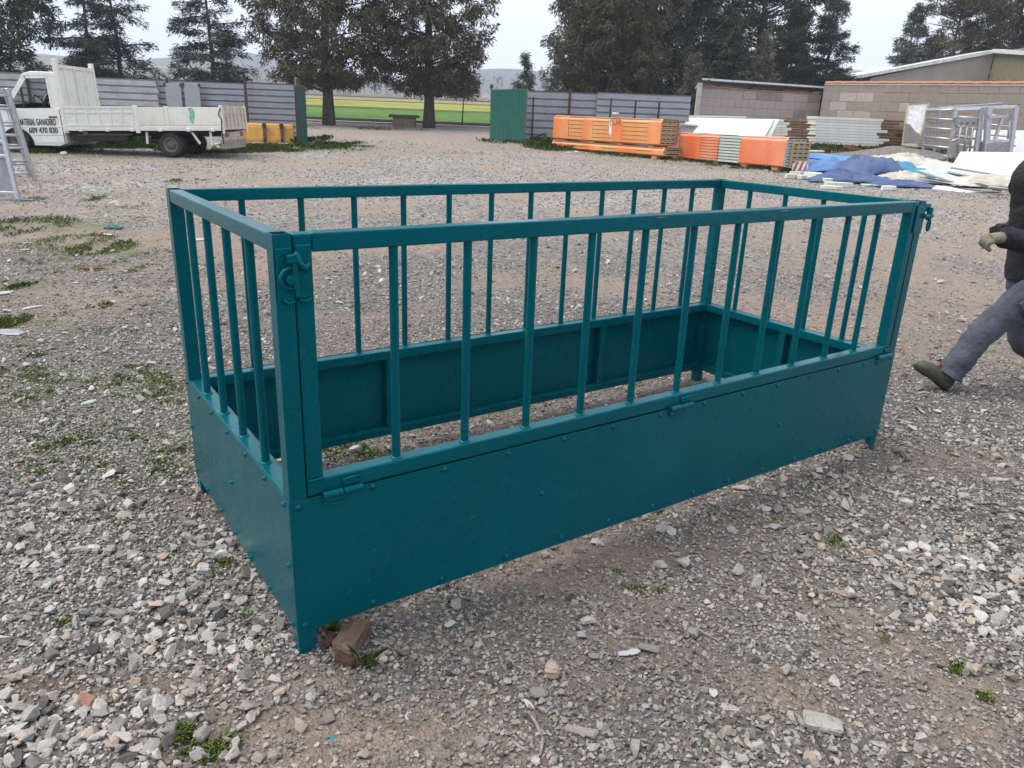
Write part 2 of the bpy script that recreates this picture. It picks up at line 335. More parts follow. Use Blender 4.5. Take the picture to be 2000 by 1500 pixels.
# ================================================================== GRAVEL
def hull_stone(seed, n=15):
    rng = random.Random(seed); bm = bmesh.new(); ax = (1, rng.uniform(.6, .95), rng.uniform(.4, .75))
    for _ in range(n):
        v = Vector((rng.gauss(0, 1), rng.gauss(0, 1), rng.gauss(0, 1))).normalized()*rng.uniform(.42, .52)
        bm.verts.new((v.x*ax[0], v.y*ax[1], v.z*ax[2]))
    r = bmesh.ops.convex_hull(bm, input=bm.verts)
    bmesh.ops.delete(bm, geom=[g for g in r['geom_interior'] if isinstance(g, bmesh.types.BMVert)], context='VERTS')
    bmesh.ops.recalc_face_normals(bm, faces=bm.faces)
    me = bpy.data.meshes.new('stone'); bm.to_mesh(me); bm.free(); return me
def stone_mat():
    m, t, b = new_mat('crushed_stone')
    a = N(t, 'ShaderNodeAttribute', attribute_type='INSTANCER', attribute_name='stonecol')
    f = ramp(t, noise_tex(t, 3.0, 6, .7), [(.25, (.68, .67, .65)), (.5, (1, 1, 1)), (.75, (1.22, 1.21, 1.18))])
    c = mixc(t, 1.0, a.outputs['Color'], f, 'MULTIPLY'); t.links.new(c, b.inputs['Base Color'])
    b.inputs['Roughness'].default_value = .85; b.inputs['Specular IOR Level'].default_value = .3
    bump(t, b, noise_tex(t, 7, 5, .7), .5, .05); return m
STONE = stone_mat()
protos = [hull_stone(100+i, 11+i % 7) for i in range(16)]
for me in protos: me.materials.append(STONE)
pcol = bpy.data.collections.new('stone_shapes')
for i, me in enumerate(protos): pcol.objects.link(bpy.data.objects.new('stone_shape', me))
def gravel():
    rng = np.random.default_rng(11); P = []
    bands = [(.9, 2.5, 7200, 1000), (2.5, 4, 4800, 900), (4, 6, 1500, 650), (6, 9, 420, 380), (9, 14, 0, 170), (14, 22, 0, 75), (22, 33, 0, 30)]
    for y0, y1, nf, nm in bands:
        hw = .78*y1+1.2; area = 2*hw*(y1-y0); ym = (y0+y1)/2
        for cls, dens in (('f', nf), ('m', nm), ('l', 900 if y1 < 5 else 300 if y1 < 7 else 60 if y1 < 14 else 0), ('s', 9 if y1 < 10 else 3)):
            n = int(dens*area)
            if not n: continue
            x = rng.uniform(-hw, hw, n); y = rng.uniform(y0, y1, n); d = dirtf(x, y); u = rng.uniform(0, 1, n)
            big = blobs(x, y, BIG); fin = blobs(x, y, FINE); gr = greenf(x, y)
            if cls == 'f': keep = u > .85*d; s = (.007+.013*rng.beta(1.5, 1.8, n))*(1+max(0, ym-3)*.12)
            elif cls == 'm': keep = u > .96*d+.3*gr; s = (.012+.02*rng.beta(1.3, 2.2, n))*(1+.35*big)*(1+max(0, ym-4)*.06)
            elif cls == 'l': keep = u < .05*(1-d)*(1-fin)+.62*big*(1-.7*d); s = .028+.042*rng.beta(1.3, 2.2, n)
            else: keep = u > .5*d+.5*gr; s = rng.uniform(.03, .075, n)
            P.append(np.stack([x, y, s, d, (np.zeros(n) if cls != 's' else np.ones(n))], -1)[keep])
    P = np.concatenate(P); n = len(P); x, y, s, d, sp = P.T
    rot = np.stack([rng.normal(0, .35, n), rng.normal(0, .35, n), rng.uniform(0, 6.28, n)], -1)
    scl = s[:, None]*rng.uniform(.8, 1.25, (n, 3)); scl[:, 0] *= 1.15
    z = zg(x, y) + np.exp(-np.maximum(0, y-8)/10)*((fbm(x*.9, y*.9, 3, 3)-.5)*.03+(fbm(x*6, y*6, 9, 3)-.5)*.016) + scl[:, 2]*rng.uniform(.05, .33, n)
    u = rng.uniform(0, 1, n); g = np.clip(rng.normal(.29, .115, n), .07, .6)
    col = np.stack([g*1.04, g*1.0, g*.95], -1)
    lt = u > .83; col[lt] = (np.array([.50, .472, .435])*rng.uniform(.75, 1.15, (n, 1)))[lt]
    tn = (u > .68) & (u < .78); col[tn] = (np.array([.44, .365, .30])*rng.uniform(.7, 1.15, (n, 1)))[tn]
    og = u < .006; col[og] = (np.array([.36, .19, .13])*rng.uniform(.7, 1.1, (n, 1)))[og]
    wh = (sp > 0) & (u > .5); col[wh] = np.array([.52, .50, .47])
    dust = (np.array([.33, .255, .205])); k = np.clip(d*.45, 0, .5)[:, None]; col = col*(1-k)+dust*k
    lum = 1+.22*blobs(x, y, BIG)[:, None]-.25*blobs(x, y, FINE)[:, None]; col = col*lum
    return np.stack([x, y, z], -1), rot, scl, col, s
gp, grot, gscl, gcol, gs = gravel()
_d = gp - np.array([0, 0, CAMH]); _z = _d @ np.array(FWD); _px = 1000+FPX*(_d @ np.array(RGT))/_z; _py = 750-FPX*(_d @ np.array(UPV))/_z
_sz = np.where((_px > 0) & (_px < 2000) & (_py < 1500) & ~((_px > 400) & (_px < 1720) & (_py < 1235-.345*(_px-580)) & (_py > 360)), gs/_z, 0)
order = np.argsort(-_sz); pick = order[:300]; rest = order[300:]
rng0 = np.random.default_rng(2); gidx = rng0.integers(0, len(protos), len(gp))
for i in pick:                      # the 300 stones that show largest, each one a piece of the yard
    o = put('stone', protos[gidx[i]], None, ground); o.location = gp[i]; o.rotation_euler = grot[i]; o.scale = gscl[i]; o['stonecol'] = [float(c) for c in gcol[i]]
def instance_cloud(name, pts, rot, scl, col, idx, coll):
    me = bpy.data.meshes.new(name); me.vertices.add(len(pts)); me.vertices.foreach_set('co', pts.astype(np.float32).ravel())
    for nm, arr in (('rot', rot), ('scl', scl), ('stonecol', col)):
        a = me.attributes.new(nm, 'FLOAT_VECTOR', 'POINT'); a.data.foreach_set('vector', arr.astype(np.float32).ravel())
    a = me.attributes.new('idx', 'INT', 'POINT'); a.data.foreach_set('value', idx.astype(np.int32))
    o = put(name, me, None); ng = bpy.data.node_groups.new(name, 'GeometryNodeTree')
    ng.interface.new_socket('Geometry', in_out='INPUT', socket_type='NodeSocketGeometry'); ng.interface.new_socket('Geometry', in_out='OUTPUT', socket_type='NodeSocketGeometry')
    gi, go = ng.nodes.new('NodeGroupInput'), ng.nodes.new('NodeGroupOutput')
    ip = ng.nodes.new('GeometryNodeInstanceOnPoints'); ci = ng.nodes.new('GeometryNodeCollectionInfo')
    ci.inputs['Collection'].default_value = coll; ci.inputs['Separate Children'].default_value = True; ci.inputs['Reset Children'].default_value = True
    def na(nm, ty): q = ng.nodes.new('GeometryNodeInputNamedAttribute'); q.data_type = ty; q.inputs['Name'].default_value = nm; return q.outputs['Attribute']
    er = ng.nodes.new('FunctionNodeEulerToRotation'); k = ng.links.new
    k(na('rot', 'FLOAT_VECTOR'), er.inputs[0]); k(er.outputs[0], ip.inputs['Rotation']); k(na('scl', 'FLOAT_VECTOR'), ip.inputs['Scale'])
    k(na('idx', 'INT'), ip.inputs['Instance Index']); ip.inputs['Pick Instance'].default_value = True
    k(gi.outputs[0], ip.inputs['Points']); k(ci.outputs[0], ip.inputs['Instance']); k(ip.outputs[0], go.inputs[0])
    md = o.modifiers.new('scatter', 'NODES'); md.node_group = ng; return o
tag(instance_cloud('gravel', gp[rest], grot[rest], gscl[rest], gcol[rest], gidx[rest], pcol), 'loose grey gravel strewn all over the yard', 'gravel', kind='stuff')

# ================================================================== WEEDS AND GRASS
def weeds(name, spots, seed, label, m):
    rng = np.random.default_rng(seed); V = []; 
    for px, py, rx, ry, n, h in spots:
        n = int(n*(1.3 if h < .036 else 2.4))
        c = G(px, py); wx = max(.015, (G(px+rx, py)-c).length); wy = max(.015, abs(G(px, max(py-ry, 240)).y-c.y))
        t = rng.uniform(0, 6.283, n); r = np.sqrt(rng.uniform(0, 1, n)); cl = rng.normal(0, .25, (n, 2))
        x = c.x+np.cos(t)*r*wx+cl[:, 0]*wx*.3; y = c.y+np.sin(t)*r*wy+cl[:, 1]*wy*.3
        ok = fbm(x*3/ max(wx, .05)*.4, y*3/max(wy, .05)*.4, seed, 3) > .46; x = x[ok]; y = y[ok]; k = len(x)
        hh = h*rng.uniform(.3, 1.1, k); a = rng.uniform(0, 6.283, k); lean = rng.uniform(.2, 1.1, k)*hh
        wd = hh*(rng.uniform(.03, .10, k) if h < .045 else rng.uniform(.015, .05, k)); z = zg(x, y)-.004
        b = np.stack([x, y, z], -1); sd = np.stack([-np.sin(a)*wd, np.cos(a)*wd, np.zeros(k)], -1)
        mid = b+np.stack([np.cos(a)*lean*.4, np.sin(a)*lean*.4, hh*.7], -1); tip = b+np.stack([np.cos(a)*lean, np.sin(a)*lean, hh*rng.uniform(.65, 1.05, k)], -1)
        V.append(np.stack([b-sd, b+sd, mid+sd*.8, tip, mid-sd*.8], 1))
    V = np.concatenate(V); n = len(V)
    return tag(put(name, np_mesh(name, V.reshape(-1, 3), np.arange(5*n).reshape(-1, 5)), m), label, 'weeds', kind='stuff')
def leaf_mat(name, c0, c1, c2, rough=.7):
    m, t, b = new_mat(name); g = N(t, 'ShaderNodeNewGeometry')
    c = ramp(t, g.outputs['Random Per Island'], [(0, c0), (.55, c1), (1, c2)])
    w = ramp(t, noise_tex(t, 1.2, 4, .6), [(.3, (.5, .52, .5)), (.7, (1.4, 1.36, 1.28))])  # clump-level shading painted into the leaf colour by noise
    c = mixc(t, 1.0, c, w, 'MULTIPLY'); t.links.new(c, b.inputs['Base Color']); b.inputs['Roughness'].default_value = rough; b.inputs['Specular IOR Level'].default_value = .25
    return m
WEED = leaf_mat('weed_leaf', (.09, .15, .035), (.18, .28, .065), (.38, .40, .17))
_rw = random.Random(21)
MOSS = []
while len(MOSS) < 150:
    _x, _y = _rw.uniform(0, 345), _rw.uniform(395, 950)
    if _rw.random() < .25+.75*max(0, 1-_x/330): MOSS.append((_x, _y, _rw.uniform(8, 34), _rw.uniform(2, 7)*(_y/600), int(_rw.uniform(30, 130)), _rw.uniform(.014, .028)))
weeds('yard_weeds', MOSS+[(50,440,90,18,900,.05),(10,452,60,16,500,.06),(150,470,70,14,500,.04),(200,485,60,16,700,.045),(110,480,90,16,500,.035),(60,512,60,8,150,.03),(15,632,35,14,350,.05),(70,512,30,8,100,.03),
    (180,520,30,6,120,.03),(170,522,30,8,100,.03),(240,510,18,5,70,.03),(40,560,20,10,120,.05),(195,600,22,7,160,.04),(110,615,30,8,120,.03),(170,590,60,12,120,.025),(85,720,20,8,90,.03),(10,725,25,8,110,.035),(85,740,60,10,200,.03),
    (215,745,40,12,200,.03),(300,735,45,14,260,.03),(320,760,40,20,320,.03),(330,785,30,8,160,.03),(150,865,45,10,300,.03),(280,855,35,14,220,.03),(200,825,40,10,120,.025),(315,905,30,8,100,.03),(330,925,40,14,220,.03),(350,880,25,8,120,.03),(80,880,50,12,150,.02),
    (325,940,18,8,90,.03),(270,945,35,12,180,.025),(240,1020,16,8,60,.025),(440,1100,16,12,80,.035),(400,1475,45,22,420,.03),(330,1450,30,14,150,.03),(440,1460,25,18,180,.035),(355,1440,22,12,120,.04),(120,1225,18,8,60,.03),(160,1185,14,6,40,.03),
    (1640,1058,20,9,160,.022),(1580,1177,20,8,150,.022),(1590,935,20,6,90,.02),(1525,1018,12,6,50,.02),(1630,1220,22,12,170,.022),(1720,1248,16,8,110,.022),(1555,1215,24,8,60,.018),(1870,1308,24,11,190,.025),(1925,1362,17,9,180,.022),(1975,1402,14,5,60,.02),(1955,1305,10,5,40,.02),
    (1240,1152,28,8,110,.02),(1290,1155,9,5,40,.02),(1210,1117,8,4,30,.018),(690,885,55,14,420,.03),(740,905,40,10,200,.03),(650,890,30,12,160,.03),(860,858,30,6,110,.02),(980,790,30,6,80,.02),(708,1300,6,8,9,.07),(702,1310,4,4,5,.05),(650,1235,14,8,35,.05),(410,905,30,10,160,.03),(480,1200,12,8,30,.035),
    (355,353,18,3,90,.06),(395,352,14,2,60,.05),(340,355,20,3,90,.05),(185,390,18,5,150,.06),(265,405,25,5,60,.04),(20,380,20,8,60,.05),(60,392,22,6,90,.05)], 5, 'low green weeds and moss patches growing through the gravel yard', WEED)
weeds('verge_grass', [(120,292,110,9,1500,.16),(240,283,80,10,2600,.22),(300,288,60,8,1500,.18),(400,296,90,5,900,.12),(480,292,70,8,1200,.14),(560,290,70,8,1300,.14),(640,284,60,9,1500,.13),(610,274,25,6,500,.2),(690,290,40,5,400,.1),
    (985,274,40,6,700,.18),(1040,280,30,8,900,.28),(1075,286,40,8,900,.24),(1150,292,70,7,900,.16),(1250,303,80,6,800,.13),(1350,315,70,6,700,.12),(1440,326,50,5,500,.1),(1540,338,30,4,200,.08),(1660,292,60,5,1500,.34),(1740,290,50,6,1500,.36),(1620,285,40,4,700,.3),(1590,296,30,4,300,.25),
    (1700,308,40,4,300,.16),(1840,312,30,6,500,.3),(1860,318,30,5,350,.25),(900,300,30,3,40,.06),(620,250,120,3,900,.14),(760,252,60,3,300,.1),(1950,386,50,4,200,.05),(1780,372,60,3,120,.04),(1700,305,30,4,260,.14)], 6, 'rank green grass along the fences, the truck and the panel stacks', leaf_mat('verge_leaf', (.05, .10, .02), (.10, .18, .035), (.2, .25, .075)))
# ================================================================== HAY FEEDER
FL, FW, FZT, FZL, FZB = 3.155, 1.273, 1.2986, .534, .0846
def teal_mat():
    m, t, b = new_mat('teal_enamel')
    f = noise_tex(t, 2.2, 4, .5); c = ramp(t, f, [(.3, (.0001, .070, .090)), (.7, (.0001, .086, .110))])
    dust = ramp(t, noise_tex(t, 9, 8, .72), [(.56, 0.0), (.8, .10)]); c = mixc(t, dust, c, (.10, .22, .23))
    sv = noise_tex(t, 26, 9, .8, stretch=(1, 1, .35)); scr = ramp(t, sv, [(.735, 0.0), (.77, .35)]); c = mixc(t, scr, c, (.1, .33, .36))
    t.links.new(c, b.inputs['Base Color'])
    r_ = ramp(t, noise_tex(t, 5, 4), [(.3, .24), (.7, .33)]); t.links.new(r_, b.inputs['Roughness'])
    b.inputs['Specular IOR Level'].default_value = .5; b.inputs['Specular Tint'].default_value = (.10, .85, 1, 1); bump(t, b, noise_tex(t, 160, 2), .02, .0004); return m
TEAL = teal_mat()
feeder = thing('hay_feeder', 'teal painted steel cattle hay feeder with barred sides standing on gravel', 'feeder', (-.62485, 1.9332, 0), .613565)
T = .05
def fb(name, *a, bev=.004, parent=feeder, m=TEAL, seg=2):
    return MB().box(*a).build(name, m, parent, bev, seg)
# corner posts (open tube tops), legs
def open_post(u, v, z0, z1):
    mb = MB(); w = .003
    mb.box(u, u+T, v, v+w, z0, z1).box(u, u+T, v+T-w, v+T, z0, z1).box(u, u+w, v+w, v+T-w, z0, z1).box(u+T-w, u+T, v+w, v+T-w, z0, z1)
    return mb
for u, v in ((0, 0), (FL-T, 0), (0, FW-T), (FL-T, FW-T)):
    open_post(u, v, FZB+.01 if v == 0 else -.01, FZT).build('corner_post', TEAL, feeder)
    if v > 0: continue
    mb = MB(); su = 1 if u == 0 else -1; sv = 1 if v == 0 else -1; U0 = u if su > 0 else u+T; V0 = v if sv > 0 else v+T
    # foot: folded angle, cut on the slant at the bottom
    mb.prism([(U0, .1), (U0+su*.060, .1), (U0+su*.056, .022), (U0+su*.018, -.014), (U0, -.014)], 'y', V0, V0+sv*.004)
    mb.prism([(V0+sv*.004, .1), (V0+sv*.060, .1), (V0+sv*.056, .022), (V0+sv*.018, -.014), (V0+sv*.004, -.014)], 'x', U0, U0+su*.004)
    mb.build('foot', TEAL, feeder, .0015)
# end and back rails
E_ = .0015
for u in (0, FL-T): fb('top_rail', u+E_, u+T-E_, T+E_, FW-T-E_, FZT-T+E_, FZT-E_)
fb('top_rail', T+E_, FL-T-E_, FW-T+E_, FW-E_, FZT-T+E_, FZT-E_)
for u in (0, FL-T): fb('ledge', u+E_, u+T-E_+.012, T+E_, FW-T-E_, FZL-.045, FZL)
fb('ledge', T+E_, FL-T-E_, FW-T+E_-.004, FW-E_, FZL-.045, FZL)
fb('ledge', T+E_, FL-T-E_, .006, T, FZL-.05, FZL-.004)
for u in (0, FL-T): fb('bottom_rail', u+.006, u+.046, T+E_, FW-T-E_, FZB+.012, FZB+.052)
fb('bottom_rail', T+E_, FL-T-E_, FW-.046, FW-.006, FZB+.012, FZB+.052); fb('bottom_rail', T+E_, FL-T-E_, .006, .046, FZB+.012, FZB+.052)
# sheet panels on the outside
P_ = .003
def panel(name, mb): return mb.build(name, TEAL, feeder, .001)
panel('front_panel', MB().box(-.001, FL+.001, -P_, -.0003, FZB, FZL))
panel('back_panel', MB().box(-.001, FL+.001, FW+.0003, FW+P_, FZB, FZL+.002))
panel('end_panel', MB().box(-P_, -.0003, -.0008, FW+.0008, FZB, FZL+.002)); panel('end_panel', MB().box(FL+.0003, FL+P_, -.0008, FW+.0008, FZB, FZL+.002))
# stiffeners
for u in (.89, 2.24):
    fb('stiffener', u, u+.045, FW-.044, FW-.004, FZB+.054, FZL-.047); fb('stiffener', u, u+.045, .004, .044, FZB+.054, FZL-.052)
for u in (.004, FL-.044): fb('stiffener', u, u+.04, .62, .665, FZB+.054, FZL-.047)
# round bars with weld collars
def rbar(u, v, z0, z1, parent=feeder, r=.0135):
    b = MB().cyl((u, v, z0-.004), (u, v, z1+.004), r, n=18).build('bar', TEAL, parent, smooth=False); smooth_by_angle(b)
    smooth_by_angle(MB().lathe([(r+.0065, -.001), (r+.005, .0035), (r+.001, .006), (r*.9, .0065)], (u, v, z0), (0, 0, 1), 18).build('weld_bead', TEAL, b))
for v in (1.031, .786, .545, .300): rbar(.026, v, FZL, FZT-T); rbar(FL-.026, v-.015, FZL, FZT-T)
for u in (.275,.519,.758,.998,1.238,1.477,1.716,1.955,2.192,2.429,2.662,2.893): rbar(u, FW-.026, FZL, FZT-T)
# front hinged barred frame (parts of the feeder)
DZ0 = FZL+.004
gate = MB().box(.0545, .0545+T, .0015, T, DZ0+T+.001, FZT-.002).build('gate_stile', TEAL, feeder, .004, 2)
MB().box(FL-.0545-T, FL-.0545, .0015, T, DZ0+T+.001, FZT-.002).build('gate_stile', TEAL, feeder, .004, 2)
MB().box(.0545+T+.001, FL-.0545-T-.001, .0008, T+.0008, FZT-T-.0015, FZT-.0005).build('gate_top_rail', TEAL, feeder, .005, 2)
MB().box(.0545, FL-.0545, .0, T+.001, DZ0, DZ0+T).build('gate_bottom_rail', TEAL, feeder, .005, 2)
for u in (.351,.599,.846,1.09,1.338,1.587,1.833,2.08,2.326,2.573,2.812): rbar(u, .0255, DZ0+T, FZT-T-.001)
# chipped paint at the rail joints
chip = mat('bare_steel', (.30, .17, .12), .7, var=.5, scale=30)
for u, w in ((1.36, .05), (2.05, .03), (2.08, .02), (1.9, .015)):
    MB().box(u, u+w, -.0002, .0012, FZT-.0115, FZT-.0085).build('paint_chip', chip, feeder)
# faint scuffs in the paint of the front sheet
SCUF = mat('scuffed_paint', (.03, .20, .22), .6, var=.3, scale=40)
rs = random.Random(12)
for u, z, ln_, an in ((.20,.235,.03,.9),(.235,.20,.018,1.2),(.27,.215,.014,.4),(.30,.25,.02,1.0),(.26,.30,.012,.2),(.17,.18,.02,.6),(.43,.33,.012,1.3),(.52,.45,.02,.1),(.55,.40,.025,.15),(.57,.36,.012,-.5),(.62,.31,.03,.2),(.68,.27,.02,.5),(1.02,.42,.012,1.5),(1.9,.3,.02,.3),(2.6,.35,.018,.8)):
    d_ = Vector((math.cos(an), 0, math.sin(an)))*ln_/2; p_ = Vector((u, -P_-.0006, z)); k_ = Vector((-d_.z, 0, d_.x))*.22
    MB().tube([p_-d_, p_+k_, p_+d_], [(.0003, .0003), (.0011, .0004), (.0003, .0003)], 5).build('scuff', SCUF, feeder)
# hinges
for u in (.157, 1.588, 3.045):
    h = MB(); h.cyl((u-.062, -.013, DZ0), (u-.002, -.013, DZ0), .0115, n=14).cyl((u+.002, -.013, DZ0), (u+.062, -.013, DZ0), .0115, n=14)
    ho = smooth_by_angle(h.build('hinge', TEAL, feeder)); 
    MB().box(u+.004, u+.058, -.006, -.0005, DZ0+.012, DZ0+.036).build('hinge_leaf', TEAL, ho, .003); MB().box(u-.058, u-.004, -.0075, -.0035, DZ0-.036, DZ0-.012).build('hinge_leaf', TEAL, ho, .003)
    MB().tube([(u-.06, -.009, DZ0-.03), (u-.03, -.010, DZ0-.036), (u+.0, -.010, DZ0-.033)], .004, 8).build('weld_bead', TEAL, ho, smooth=True)
    MB().tube([(u+.0, -.006, DZ0+.03), (u+.03, -.007, DZ0+.036), (u+.06, -.006, DZ0+.034)], .004, 8).build('weld_bead', TEAL, ho, smooth=True)
MB().tube([(.056, -.003, DZ0+T+.004), (.075, -.004, DZ0+T+.001), (.104, -.003, DZ0+T+.003)], .0045, 8).build('weld_bead', TEAL, feeder, smooth=True)
# latches: two plates, a pin with a washer and a drop handle
def latch(u, s):
    l = MB().box(min(u, u-s*.044), max(u, u-s*.044), -.007, -.0004, FZT-.175, FZT-.035).build('latch', TEAL, feeder, .008, 3)
    MB().box(min(u+s*.008, u+s*.05), max(u+s*.008, u+s*.05), -.009, .0, FZT-.172, FZT-.028).build('latch_plate', TEAL, l, .009, 3)
    MB().tube([(u+s*.006, -.012, FZT-.045), (u+s*.012, -.016, FZT-.075), (u+s*.03, -.012, FZT-.09), (u+s*.044, -.010, FZT-.075)], [.006, .011, .011, .006], 10).build('weld_bead', TEAL, l, smooth=True)
    smooth_by_angle(MB().lathe([(.0, -.03), (.012, -.029), (.013, -.024), (.013, -.008), (.026, -.007), (.027, -.002), (.0, -.001)], (u-s*.014, -.004, FZT-.115), (0, 1, 0), 20).build('latch_pin', TEAL, l))
    MB().tube([(u-s*.036+.024*math.cos(a)+.022*s, -.016, FZT-.113+.026*math.sin(a)) for a in [R(60+k*24) for k in range(12)]], .006, 8).build('pin_ring', TEAL, l, smooth=True)
    MB().bar((u-s*.022, -.026, FZT-.062), (u+s*.004, -.033, FZT-.056), .016, .022).bar((u-s*.004, -.03, FZT-.066), (u+s*.0, -.032, FZT-.162), .012, .006).build('latch_handle', TEAL, l, .003, 2)
    MB().tube([(u-s*.03, -.006, FZT-.172), (u-s*.015, -.008, FZT-.18), (u, -.006, FZT-.175)], .005, 8).build('weld_bead', TEAL, l, smooth=True)
    MB().tube([(u+s*.012, -.006, FZT-.172), (u+s*.03, -.008, FZT-.178), (u+s*.046, -.006, FZT-.172)], .005, 8).build('weld_bead', TEAL, l, smooth=True)
latch(.049, 1)
# the far latch stands out past the end of the rail
l2 = MB().box(FL-.075, FL-.002, -.008, -.0006, FZT-.15, FZT-.02).build('latch', TEAL, feeder, .006, 2)
MB().box(FL-.012, FL+.045, -.006, .012, FZT-.05, FZT-.012).build('latch_plate', TEAL, l2, .005, 2)
smooth_by_angle(MB().cyl((FL-.02, -.012, FZT-.07), (FL+.05, -.012, FZT-.07), .012, n=14).cyl((FL+.03, -.012, FZT-.03), (FL+.03, -.012, FZT-.09), .013, n=14).build('latch_pin', TEAL, l2))
MB().tube([(FL+.038+.012*math.cos(a), -.014, FZT-.115+.026*math.sin(a)) for a in [2*math.pi*k/14 for k in range(15)]], .0055, 8).build('pin_ring', TEAL, l2, smooth=True)
# bolts
bm1 = MB().lathe([(.0, .0062), (.0048, .0058), (.0053, .003), (.0108, .0024), (.0108, 0)], (0, 0, 0), (0, -1, 0), 14).mesh('bolt')
bm2 = MB().lathe([(.0, .0105), (.003, .010), (.0035, .006), (.0068, .0055), (.0068, .0018), (.0098, .0013), (.0098, 0)], (0, 0, 0), (-1, 0, 0), 12).mesh('bolt')
for me in (bm1, bm2): me.materials.append(TEAL)
FB = [(.023,.513),(.255,.521),(.508,.519),(.757,.519),(1.0,.519),(1.235,.519),(1.483,.519),(1.735,.519),(1.978,.519),(2.21,.519),(2.449,.519),(2.672,.519),(2.883,.519),(3.13,.513),(.912,.325),(2.27,.32),(.021,.108),(.247,.108),(.499,.108),(.767,.11),(1.017,.112),(1.255,.112),(1.492,.112),(1.735,.112),(1.956,.112),(2.19,.112),(2.43,.112),(2.652,.112),(2.876,.11),(3.13,.108),(3.138,.30)]
LB = [(1.25,.515),(1.054,.515),(.858,.517),(.642,.517),(.425,.517),(.223,.517),(.043,.511),(.645,.319),(.034,.31),(.036,.1),(1.245,.32),(1.25,.112),(1.054,.110),(.85,.108),(.66,.105),(.465,.105),(.255,.103)]
for u, z in FB: put('bolt', bm1, None, feeder, True, (u, -P_, z))
for v, z in LB: put('bolt', bm2, None, feeder, True, (-P_, v, z))
# ================================================================== FENCES AND GATES
GALV = mat('galvanised_sheet', (.36, .375, .40), .45, .55, var=.14, scale=1.2, dirt=(.23, .22, .22), dirt_amt=.45, dirt_scale=1.1)
GALV2 = mat('weathered_sheet', (.40, .41, .42), .55, .25, var=.14, scale=1.5, dirt=(.27, .26, .25), dirt_amt=.5)
GREYS = mat('grey_coated_sheet', (.31, .33, .375), .45, .2, var=.1, scale=1.0, dirt=(.2, .19, .19), dirt_amt=.35)
RUST = mat('rusty_steel', (.10, .055, .045), .85, .2, var=.4, scale=12, bmp=.3)
DARKST = mat('dark_steel', (.05, .048, .05), .7, .4, var=.3)
GREENG = mat('green_sheet', (.012, .13, .105), .4, .1, var=.12, scale=2, dirt=(.03, .10, .085), dirt_amt=.4)
GREENDK = mat('dark_green_frame', (.014, .062, .058), .5, .1, var=.15)
def rib_profile(z0, h, nrib, d=.045):   # trapezoid ribs running along the sheet, one above the other
    p = []; s = h/nrib
    for i in range(nrib):
        a = z0+i*s; p += [(0, a), (0, a+s*.74), (d, a+s*.80), (d, a+s*.94)]
    p.append((0, z0+h)); return p
def ribbed(p0, p1, z0, h, nrib, name, m, parent, d=.045, th=.004, vertical=False):
    """ribbed sheet standing between two ground points, ribs level (or upright)"""
    p0, p1 = Vector(p0), Vector(p1); ax = (p1-p0); ln = ax.length; ax.normalize(); nrm = Vector((ax.y, -ax.x, 0))
    if nrm.y > 0: nrm = -nrm
    mb = MB()
    pr = rib_profile(0, h if not vertical else ln, nrib, d); k = len(pr); V = []; 
    for off in (0, -th):
        for q in (0, 1):
            for dd, s in pr:
                base = p0 + nrm*(-(dd)+off)
                V.append(base + (ax*(ln*q) + Vector((0, 0, z0+s)) if not vertical else ax*s + Vector((0, 0, z0+h*q))))
    F = []
    for i in range(k-1):
        F += [(i, i+1, k+i+1, k+i), (2*k+i, 3*k+i, 3*k+i+1, 2*k+i+1), (i, 2*k+i, 2*k+i+1, i+1), (k+i, k+i+1, 3*k+i+1, 3*k+i)]
    mb.add(V, F + [(0, k, 3*k, 2*k), (k-1, 3*k-1, 4*k-1, 2*k-1)]); return mb.build(name, m, parent)
def gz(x, y): return Vector((x, y, zgf(x, y)))
# left fence behind the truck
Yf = 32.0; fl = thing('corrugated_fence', 'grey ribbed metal sheet fence behind the white truck', 'fence', gz(-14, Yf))
inv = lambda o, p: Vector(p)-o.location
def seg(parent, xa, xb, Ya, Yb, top_px, nrib, m, dz=0, name='sheet', d=.085):
    a, b_ = at(xa, 200, Ya), at(xb, 200, Yb); zt = at((xa+xb)/2, top_px, (Ya+Yb)/2).z; zb = zgf(0, Ya)+.02
    o = ribbed(inv(parent, (a.x, a.y, 0)), inv(parent, (b_.x, b_.y, 0)), zb, zt-zb+dz, nrib, name, m, parent, d); return a, b_, zb, zt
seg(fl, -420, -150, 31.0, 31.1, 131, 8, GREYS); seg(fl, -148, 60, 31.1, 31.3, 138, 8, GALV2); seg(fl, 62, 309, 31.4, 31.5, 150.5, 8, GALV2); seg(fl, 311, 480, 31.7, 31.8, 158.5, 9, GREYS); seg(fl, 482, 588, 31.8, 32.0, 162.5, 9, GREYS)
for xp, tp in ((481, 158), (330, 156), (60, 140), (-148, 135)):
    a = at(xp, 200, 31.45 if xp > 300 else 30.9); zt = at(xp, tp-3, a.y).z
    MB().box(a.x-.05, a.x+.05, a.y-.03, a.y+.03, zgf(0, a.y)-.2, zt).build('post', RUST, fl).location = -fl.location
for xa, xb in ((327, 357), (363, 393)):      # two flat sheets hung on the fence
    a, b_ = at(xa, 200, 31.4), at(xb, 200, 31.4); zt = at(xa, 163, 31.4).z
    s_ = MB().box(a.x, b_.x, 31.34, 31.37, zgf(0, 31)+.35, zt).build('flat_sheet', mat('flat_grey', (.33, .345, .37), .5, .2, var=.08), fl, .006); s_.location = -fl.location
    for q_ in (a.x-.05, b_.x-.02): MB().box(q_, q_+.07, 31.3, 31.34, zt-.1, zt+.02).build('bracket', DARKST, s_)
